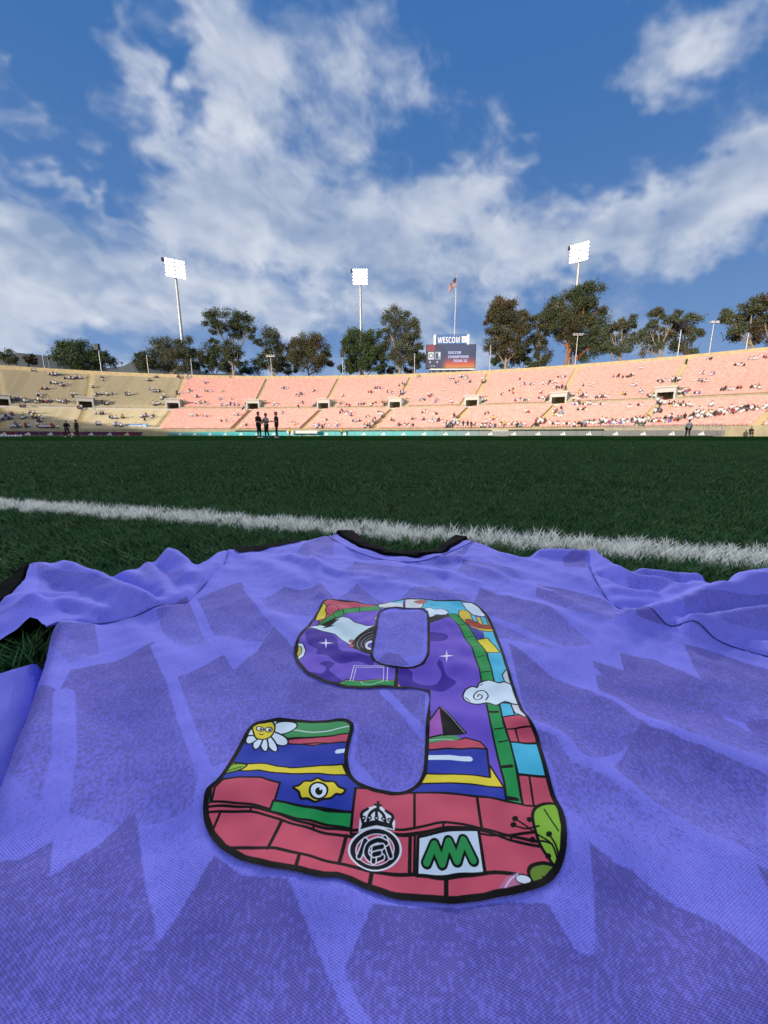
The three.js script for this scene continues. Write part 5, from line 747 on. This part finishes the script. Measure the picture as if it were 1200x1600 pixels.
function figure(o) { // o: colours and joints; faces +z, feet at y = 0
  const { skin, hair, shirt, pants, shoe, sleeve = skin, seated = false, lean = 0, detail = 1 } = o, S = (a, b, ra, rb, c) => [a, b, ra, rb, c];
  const hipY = seated ? 0.52 : 0.94, chest = V(0, hipY + 0.42, lean * .6), neck = V(0, hipY + 0.55, lean * .85), head = V(0, hipY + 0.70, lean + 0.02), pelvis = V(0, hipY, 0), bones = [];
  bones.push(S(pelvis, V(0, hipY + .18, lean * .3), .145, .135, shirt), S(V(0, hipY + .18, lean * .3), chest, .135, .16, shirt), S(V(-.1, hipY + .44, lean * .62), V(.1, hipY + .44, lean * .62), .105, .105, shirt), S(neck, head, .055, .058, skin));
  bones.push(S(V(-.08, hipY - .02, 0), V(.08, hipY - .02, 0), .125, .125, pants));
  const legs = o.legs || [[V(.10, hipY, 0), V(.11, .5, .03), V(.12, .08, 0)], [V(-.10, hipY, 0), V(-.11, .5, .03), V(-.12, .08, 0)]];
  for (const [h, kn, an] of legs) { bones.push(S(h, kn, .10, .068, pants), S(kn, an, .066, .045, pants), S(an.clone().add(V(0, -.035, -.03)), an.clone().add(V(an.x > 0 ? .03 : -.03, -.045, .16)), .045, .038, shoe)); }
  const hands = [], arms = o.arms || [[V(.19, hipY + .46, lean * .65), V(.25, hipY + .18, 0), V(.25, hipY - .07, .06)], [V(-.19, hipY + .46, lean * .65), V(-.25, hipY + .18, 0), V(-.25, hipY - .07, .06)]];
  for (const [s, e, w] of arms) { const d = w.clone().sub(e).normalize(); bones.push(S(s, s.clone().lerp(e, .75), .066, .055, shirt), S(s.clone().lerp(e, .75), e, .05, .045, sleeve), S(e, w, .045, .031, sleeve), S(w, w.clone().addScaledVector(d, .075), .03, .038, skin)); hands.push([w, d]); }
  // head: skull, jaw, nose, ears, hair
  const H = (x, y, z) => head.clone().add(V(x, y, z));
  const face = [S(H(0, .05, -.005), H(0, .075, .0), .092, .088, skin), S(H(0, -.03, .02), H(0, -.045, .05), .065, .045, skin), S(H(0, .02, .09), H(0, -.005, .108), .012, .017, skin), S(H(.088, .02, -.005), H(.09, -.01, -.005), .016, .012, skin), S(H(-.088, .02, -.005), H(-.09, -.01, -.005), .016, .012, skin), S(H(0, .10, -.02), H(0, .115, .02), .092, .082, hair), S(H(0, .05, -.05), H(0, 0, -.055), .082, .062, hair), S(H(.032, .022, .082), H(.04, .022, .082), .009, .009, [.03, .025, .02]), S(H(-.032, .022, .082), H(-.04, .022, .082), .009, .009, [.03, .025, .02]), S(H(-.02, -.045, .088), H(.02, -.045, .088), .007, .007, [.3, .12, .1])];
  const n = Math.round(seated ? 26 : 30) * (detail > 1 ? 2.2 : 1) | 0, k = detail > 1 ? .022 : .03;
  let lo = V(9, 9, 9), hi = V(-9, -9, -9); const everything = detail > 1 ? bones : [...bones, ...face.slice(0, 2), ...face.slice(5, 7)]; for (const [a, b, ra, rb] of everything) for (const [p, r] of [[a, ra], [b, rb]]) { lo.min(p.clone().subScalar(r + .06)); hi.max(p.clone().addScalar(r + .06)); }
  const gs = [meshField(everything, lo, hi, n, k)];
  if (detail > 1) {
    gs.push(meshField(face, H(-.16, -.16, -.18), H(.16, .26, .18), 44, .012));
    for (const [w, d] of hands) { // palm and five bent fingers
      const side = V(0, 0, 1).cross(d); if (side.length() < .2) side.set(1, 0, 0); side.normalize(); const nrm = d.clone().cross(side).normalize(), P = (a, b, c) => w.clone().addScaledVector(d, a).addScaledVector(side, b).addScaledVector(nrm, c), hb = [];
      hb.push(S(P(.01, -.015, 0), P(.085, -.02, 0), .022, .016, skin), S(P(.01, .015, 0), P(.085, .02, 0), .022, .016, skin)); [[-.030, .062], [-.010, .075], [.010, .078], [.030, .070]].forEach(([s, l]) => { hb.push(S(P(.085, s, 0), P(.085 + l * .5, s * 1.1, .006), .0105, .0095, skin), S(P(.085 + l * .5, s * 1.1, .006), P(.085 + l * .88, s * 1.1, .026), .0095, .0078, skin)); }); hb.push(S(P(.025, .032, .004), P(.06, .052, .016), .013, .0105, skin), S(P(.06, .052, .016), P(.085, .052, .03), .0105, .0085, skin));
      let a = V(9, 9, 9), b = V(-9, -9, -9); for (const [p, q] of hb) { a.min(p).min(q); b.max(p).max(q); } gs.push(meshField(hb, a.subScalar(.035), b.addScalar(.035), 44, .004));
    }
  }
  return mergeGeometries(gs);
}
const SK = [[.42, .25, .17], [.30, .17, .11], [.50, .33, .25], [.12, .065, .04]], HR = [[.02, .015, .012], [.05, .03, .018], [.25, .17, .08]], BLK = [.014, .014, .017], WHT = [.72, .72, .72];
function standAt(px, pyFeet, D, turn, o, label, category = 'person') { const p = atDist(px, pyFeet, D); const m = single('person', label, category, figure({ detail: 2, ...o }), bodyMat); m.position.set(p.x, 0, -D); m.rotation.y = turn; if (o.scale) m.scale.setScalar(o.scale); return m; }
const A = (s, e, w) => [V(...s), V(...e), V(...w)];
standAt(405, 681, 28.2, 1.1, { skin: SK[2], hair: HR[1], shirt: BLK, pants: BLK, shoe: WHT, scale: 1.02, arms: [A([.19, 1.40, 0], [.26, 1.14, .04], [.10, 1.02, .26]), A([-.19, 1.40, 0], [-.25, 1.13, .05], [-.06, 1.06, .26])] }, 'person in black shirt and black trousers with hands clasped, turned to the two beside');
standAt(417, 681, 28.6, -.5, { skin: SK[1], hair: HR[0], shirt: [.40, .40, .43], pants: BLK, shoe: [.12, .2, .5], scale: .98, arms: [A([.19, 1.40, 0], [.27, 1.16, .03], [.12, 1.20, .26]), A([-.19, 1.40, 0], [-.25, 1.16, .06], [-.08, 1.30, .24])], legs: [[V(.1, .94, 0), V(.15, .5, .06), V(.24, .08, 0)], [V(-.1, .94, 0), V(-.09, .5, .03), V(-.10, .08, .02)]] }, 'person in pale grey shirt and dark trousers standing between two people in black');
standAt(433, 681, 28.0, -1.15, { skin: SK[2], hair: HR[1], shirt: [.02, .021, .028], pants: BLK, shoe: WHT, scale: 1.01, arms: [A([.19, 1.40, 0], [.25, 1.14, .06], [.17, 1.15, .34]), A([-.19, 1.40, 0], [-.24, 1.13, -.05], [-.22, .9, .05])], legs: [[V(.1, .94, 0), V(.13, .5, .05), V(.18, .08, .05)], [V(-.1, .94, 0), V(-.12, .5, 0), V(-.16, .08, -.06)]] }, 'person in black shirt and white shoes holding one forearm out');
standAt(106, 681, 42, .9, { skin: SK[2], hair: [.5, .5, .5], shirt: BLK, sleeve: BLK, pants: BLK, shoe: WHT, lean: .3, scale: 1.0, arms: [A([.19, 1.38, .2], [.24, 1.12, .26], [.14, .95, .46]), A([-.19, 1.38, .2], [-.25, 1.14, .2], [-.14, .98, .42])], legs: [[V(.1, .94, 0), V(.15, .5, .12), V(.25, .08, .16)], [V(-.1, .94, 0), V(-.12, .52, -.02), V(-.2, .08, -.2)]] }, 'person in a dark coat leaning forward by the row of balls');
standAt(122, 681, 42, -.3, { skin: SK[1], hair: HR[0], shirt: BLK, sleeve: BLK, pants: BLK, shoe: BLK, scale: 1.02 }, 'person all in black standing upright beside the one leaning forward');
standAt(1074, 681, 41.5, 2.7, { skin: SK[1], hair: HR[0], shirt: WHT, pants: BLK, shoe: BLK, scale: 1.02, legs: [[V(.1, .94, 0), V(.13, .5, .04), V(.17, .08, 0)], [V(-.1, .94, 0), V(-.12, .5, .02), V(-.16, .08, 0)]] }, 'person in a white shirt and dark trousers walking the pitch before the packed rows');
standAt(1172, 681, 60, -.4, { skin: SK[0], hair: HR[2], shirt: BLK, sleeve: BLK, pants: BLK, shoe: BLK, seated: true, scale: 1.1, legs: [[V(.1, .5, 0), V(.13, .52, .4), V(.13, .08, .4)], [V(-.1, .5, 0), V(-.13, .52, .4), V(-.13, .08, .4)]], arms: [A([.19, .96, 0], [.24, .74, .1], [.12, .62, .36]), A([-.19, .96, 0], [-.24, .74, .1], [-.12, .62, .36])] }, 'blond person in black seated low in front of the boards under the large sign');
{ const p = atDist(1172, 681, 60), s = thing('folding_stool', 'small folding stool under the blond person at the boards', 'stool', null, [p.x, 0, -60.05]); part('seat', box(.42, .04, .4, 0, .42, 0), blackMat, s); for (const a of [-.16, .16]) for (const b of [-.14, .14]) part('leg', box(.03, .41, .03, a, .205, b), blackMat, s); }
const VEST = [.62, .50, .03];
for (const [x, D, lab] of [[453, 82, 'steward in a yellow vest behind the turquoise boards near the three standing people'], [534, 80.5, 'steward in a yellow vest behind the turquoise boards by the long hedge'], [262, 97.5, 'steward in a yellow vest against the pale tunnel wall']]) standAt(x, 681, D, .2, { skin: SK[1], hair: HR[0], shirt: VEST, pants: BLK, shoe: BLK, detail: 1, scale: 1 }, lab, 'steward');
// footballs lined up by the corner
{
  const g = new THREE.IcosahedronGeometry(0.11, 5), p = g.attributes.position, col = [], P = (1 + Math.sqrt(5)) / 2, dirs = []; for (const a of [-1, 1]) for (const b of [-P, P]) dirs.push(V(0, a, b).normalize(), V(a, b, 0).normalize(), V(b, 0, a).normalize());
  for (let i = 0; i < p.count; i++) { const v = V(p.getX(i), p.getY(i), p.getZ(i)).normalize(), d = Math.max(...dirs.map((q) => q.dot(v))); const c = d > 0.935 ? [.2, .2, .25] : d > .915 ? [.5, .5, .5] : [.8, .8, .8]; col.push(...c); const s = d > .915 && d < .935 ? .985 : 1; p.setXYZ(i, p.getX(i) * s, p.getY(i) * s, p.getZ(i) * s); } g.setAttribute('color', new THREE.Float32BufferAttribute(col, 3)); g.computeVertexNormals();
  for (let i = 0; i < 7; i++) { const q = atDist(1 + i * 5.4 - (i > 4 ? 2 : 0), 680, 34 + (i % 2) * .3), b = single('football', 'white football in the row lying before the plum boards', 'ball', g, new THREE.MeshStandardMaterial({ vertexColors: true, roughness: .4 }), 'footballs in a row by the corner'); b.position.set(q.x, .122, q.z); b.rotation.set(i, i * 2, 0); }
}
// spectators: clusters of people in the rows, as [x, y, how many, half width, half height] traced on the stand
const CROWD = [
  20, 572, 1, 1, 1, 52, 580, 4, 7, 1, 87, 586, 14, 15, 2, 115, 591, 18, 17, 3, 85, 599, 6, 6, 1, 98, 603, 6, 5, 3, 73, 608, 6, 5, 3, 63, 617, 8, 5, 4, 25, 625, 16, 22, 2, 60, 628, 20, 25, 2, 100, 628, 12, 12, 2, 115, 620, 4, 4, 4, 160, 617, 14, 20, 2, 165, 632, 7, 8, 2, 143, 606, 4, 4, 3, 160, 592, 4, 5, 3, 200, 617, 5, 5, 1, 232, 595, 4, 4, 1, 238, 610, 5, 4, 3, 10, 655, 12, 13, 2, 45, 653, 12, 13, 3, 18, 648, 3, 3, 1, 60, 655, 8, 8, 2, 50, 647, 5, 5, 2, 40, 636, 4, 5, 1, 125, 638, 6, 4, 3, 155, 647, 5, 6, 1, 178, 654, 5, 4, 1, 193, 653, 4, 4, 1, 230, 653, 12, 12, 4, 157, 664, 4, 3, 3, 185, 666, 7, 7, 2, 40, 668, 14, 22, 2, 90, 669, 10, 14, 2, 65, 660, 5, 5, 2,
  245, 590, 4, 3, 1, 280, 590, 5, 4, 2, 292, 592, 6, 4, 4, 247, 612, 6, 6, 1, 258, 622, 8, 7, 3, 278, 616, 4, 4, 2, 250, 632, 12, 12, 3, 320, 599, 4, 4, 1, 360, 590, 2, 2, 1, 367, 588, 2, 1, 1, 295, 613, 5, 5, 1, 328, 613, 6, 7, 1, 348, 613, 2, 3, 1, 346, 625, 3, 3, 1, 363, 625, 2, 2, 1, 310, 622, 3, 2, 2, 316, 632, 12, 10, 3, 355, 635, 10, 12, 2, 372, 634, 8, 8, 2, 381, 641, 7, 3, 7, 398, 632, 6, 6, 3, 430, 634, 6, 9, 1, 445, 608, 7, 9, 1, 470, 619, 12, 8, 3, 468, 630, 6, 6, 2, 303, 652, 6, 6, 1, 322, 652, 4, 4, 1, 372, 650, 6, 5, 4, 360, 660, 6, 5, 5, 385, 666, 6, 14, 2, 440, 645, 4, 7, 4, 465, 638, 4, 5, 4, 458, 664, 5, 5, 3,
  494, 612, 5, 7, 1, 536, 618, 4, 6, 3, 590, 608, 9, 10, 3, 578, 614, 3, 3, 1, 610, 614, 10, 9, 3, 628, 603, 8, 4, 7, 630, 616, 6, 6, 3, 643, 607, 1, 1, 1, 655, 590, 6, 4, 2, 695, 610, 2, 2, 1, 660, 626, 8, 6, 2, 672, 620, 7, 6, 3, 681, 628, 7, 5, 3, 703, 630, 5, 4, 3, 533, 632, 6, 5, 2, 545, 634, 5, 4, 1, 567, 633, 14, 16, 1, 590, 631, 4, 4, 1, 490, 634, 8, 12, 1, 540, 647, 22, 10, 6, 575, 653, 3, 4, 1, 510, 658, 4, 5, 1, 600, 632, 7, 6, 4, 595, 650, 12, 6, 9, 584, 661, 6, 4, 4, 560, 660, 7, 6, 2, 573, 667, 8, 7, 2, 612, 658, 3, 4, 2, 645, 656, 4, 4, 2, 665, 646, 5, 5, 2, 681, 649, 5, 5, 1, 657, 658, 4, 6, 2, 683, 661, 10, 8, 4, 500, 667, 12, 18, 2, 530, 667, 4, 4, 1, 632, 667, 10, 14, 1, 700, 667, 8, 8, 2, 714, 663, 5, 5, 4, 708, 654, 4, 3, 2, 708, 594, 12, 10, 3, 716, 600, 7, 6, 1,
  728, 592, 14, 10, 3, 733, 598, 5, 5, 1, 755, 597, 8, 4, 5, 815, 603, 8, 10, 3, 812, 594, 1, 1, 1, 800, 612, 5, 3, 5, 830, 601, 8, 5, 3, 848, 602, 4, 4, 1, 862, 600, 12, 10, 3, 880, 590, 5, 5, 1, 875, 608, 11, 8, 2, 787, 619, 3, 3, 1, 760, 628, 3, 4, 2, 810, 627, 7, 5, 2, 825, 627, 7, 5, 2, 850, 625, 10, 7, 3, 847, 616, 3, 3, 1, 895, 617, 3, 3, 2, 905, 614, 3, 2, 3, 902, 625, 4, 3, 1, 915, 621, 10, 7, 3, 945, 622, 18, 13, 2, 925, 604, 3, 3, 1, 910, 603, 2, 1, 2, 905, 633, 12, 12, 2, 932, 634, 10, 11, 1, 912, 642, 7, 7, 2, 762, 648, 4, 4, 2, 823, 647, 3, 3, 2, 872, 645, 14, 11, 4, 875, 652, 12, 12, 2, 775, 658, 3, 4, 1, 735, 667, 14, 20, 2, 765, 667, 12, 12, 2, 785, 666, 6, 4, 2, 815, 666, 12, 12, 2, 838, 664, 3, 2, 2, 850, 663, 12, 9, 3, 870, 665, 6, 5, 3, 905, 666, 14, 12, 2, 935, 663, 16, 14, 3, 955, 662, 12, 9, 3,
  965, 590, 4, 5, 1, 985, 590, 7, 5, 3, 1000, 577, 2, 3, 1, 992, 604, 3, 3, 1, 978, 617, 3, 2, 3, 1004, 616, 3, 2, 3, 1020, 620, 5, 8, 1, 1045, 614, 10, 9, 2, 1033, 598, 5, 3, 2, 1060, 596, 8, 7, 1, 1072, 568, 1, 1, 1, 1102, 585, 5, 4, 3, 1112, 586, 4, 6, 2, 1095, 597, 4, 4, 1, 1103, 598, 3, 3, 1, 1070, 614, 16, 12, 4, 1090, 617, 3, 3, 1, 1132, 611, 3, 3, 2, 1145, 611, 2, 1, 2, 1157, 609, 2, 1, 2, 1185, 608, 8, 7, 3, 1108, 562, 5, 5, 1, 1160, 573, 7, 9, 1, 1178, 563, 8, 6, 2, 1195, 560, 4, 5, 1, 983, 638, 4, 5, 1, 1000, 636, 2, 2, 1, 1050, 633, 7, 5, 2, 1066, 635, 16, 11, 3, 1080, 637, 7, 5, 2, 1111, 638, 5, 4, 3, 1091, 646, 2, 2, 1, 1030, 646, 6, 4, 5, 1033, 630, 6, 3, 4, 975, 663, 24, 18, 3, 1010, 662, 24, 16, 3, 1050, 661, 26, 20, 3, 1090, 657, 22, 18, 3, 1120, 653, 20, 14, 3, 1150, 649, 22, 14, 3, 1185, 645, 22, 16, 3,
];
{
  const R = rng(2024), looks = [['white', [.74, .74, .74], 'a white shirt'], ['white', [.70, .71, .74], 'a white shirt'], ['white', [.72, .70, .66], 'a white shirt'], ['white', [.66, .66, .70], 'a white shirt'], ['black', [.016, .016, .02], 'black clothes'], ['black', [.03, .03, .035], 'black clothes'], ['navy', [.03, .045, .11], 'a navy top'], ['grey', [.22, .22, .23], 'a grey top'], ['red', [.42, .03, .03], 'a red top'], ['purple', [.20, .15, .5], 'a purple shirt'], ['sky blue', [.20, .42, .55], 'sky blue'], ['yellow', [.66, .48, .04], 'a yellow top']];
  const sitLegs = [[V(.10, .52, 0), V(.12, .53, .42), V(.12, .1, .40)], [V(-.10, .52, 0), V(-.12, .53, .42), V(-.12, .1, .40)]], sitArms = [A([.19, .98, 0], [.25, .74, .08], [.14, .62, .34]), A([-.19, .98, 0], [-.25, .74, .08], [-.14, .62, .34])];
  const shapes = looks.map(([, c], i) => { const o = { skin: SK[i % 4], hair: HR[i % 3], shirt: c, pants: i % 3 ? [.02, .022, .03] : [.06, .08, .14], shoe: i % 2 ? WHT : BLK }; return [figure({ ...o, seated: true, legs: sitLegs, arms: sitArms, lean: .06 }), figure(o)]; });
  const all = [];
  for (let i = 0; i < CROWD.length; i += 5) { const [x, y, n, w, h] = CROWD.slice(i, i + 5); for (let k = 0; k < Math.ceil(n * .72); k++) { const px = x + (R() + R() - 1) * w * 1.1, py = y + (R() + R() - 1) * h, s = onStand(px, py + 1.2); if (s) all.push([s, R(), R(), px > 960 && py > 640]); } }
  const taken2 = new Set(), spots = [];
  for (const [s, r1, r2, packed] of all) {
    const [tier, row] = rowAt(s.t), t = tier === 'low' ? (row + .42) * LOW_STEP : tier === 'walk' ? LOW_T + 1.2 : WALK_T + (row + .42) * UP_STEP, y = tier === 'low' ? lowH(row) : tier === 'walk' ? LOW_H : upH(row); let ang = s.ang; const step = .56 / ((BOWL.a + BOWL.b) / 2 + t + 12), key = () => `${tier}${row}:${Math.round(ang / step)}`; let tries = 0; while (taken2.has(key()) && tries++ < 6) ang += step; if (taken2.has(key())) continue; taken2.add(key());
    const w = [.2, .33, .44, .53, .64, .74, .80, .86, .905, .94, .965, 1].findIndex((q) => r1 < q), aisle = portalAngles.some((a) => Math.abs(a - ang) * (BOWL.a + t) < 1.2), stands = tier === 'walk' || aisle || r2 < (packed ? .45 : .12), p = bowl(ang, t, y), inn = bowl(ang, t - 1, y).sub(p);
    spots.push({ p, turn: Math.atan2(inn.x, inn.z) + (r2 - .5) * .7, look: w, stands, far: p.length(), bare: ang >= PINK_END, ang, tier });
  }
  spots.sort((a, b) => a.far - b.far); const rest = [], m = new THREE.Matrix4();
  spots.forEach((s, i) => {
    const geo = shapes[s.look][s.stands ? 1 : 0], y = s.p.y - (s.stands ? 0 : .02);
    if (i < 300) { const [kind, , wears] = looks[s.look], block = s.bare ? 0 : portalAngles.filter((a) => a <= PINK_END + 1e-6 && a > s.ang).length, where = s.tier === 'walk' ? `on the walkway by the ${s.bare ? 'tan benches' : ordinal(block - 1) + ' pink block'}` : s.bare ? 'on the bare tan benches' : s.tier === 'low' ? `in the ${ordinal(block - 1)} lower pink block from the bare end` : `in the ${ordinal(block - 1)} upper pink block from the bare end`, how = s.stands ? 'standing' : 'sitting', l = `spectator in ${wears} ${how} ${where}`; const o = single('spectator', l, 'person', geo, bodyMat, `spectators in ${kind} ${how} ${where}`); o.position.set(s.p.x, y, s.p.z); o.rotation.y = s.turn; }
    else { const g = geo.clone(); m.makeRotationY(s.turn).setPosition(s.p.x, y, s.p.z); g.applyMatrix4(m); rest.push(g); }
  });
  if (rest.length) { const c = new THREE.Mesh(mergeGeometries(rest), bodyMat); c.name = 'crowd'; c.castShadow = c.receiveShadow = true; c.userData = { kind: 'stuff', label: 'scattered small spectators over the upper rows of the stand', category: 'crowd' }; scene.add(c); }
}
renderer.render(scene, camera);
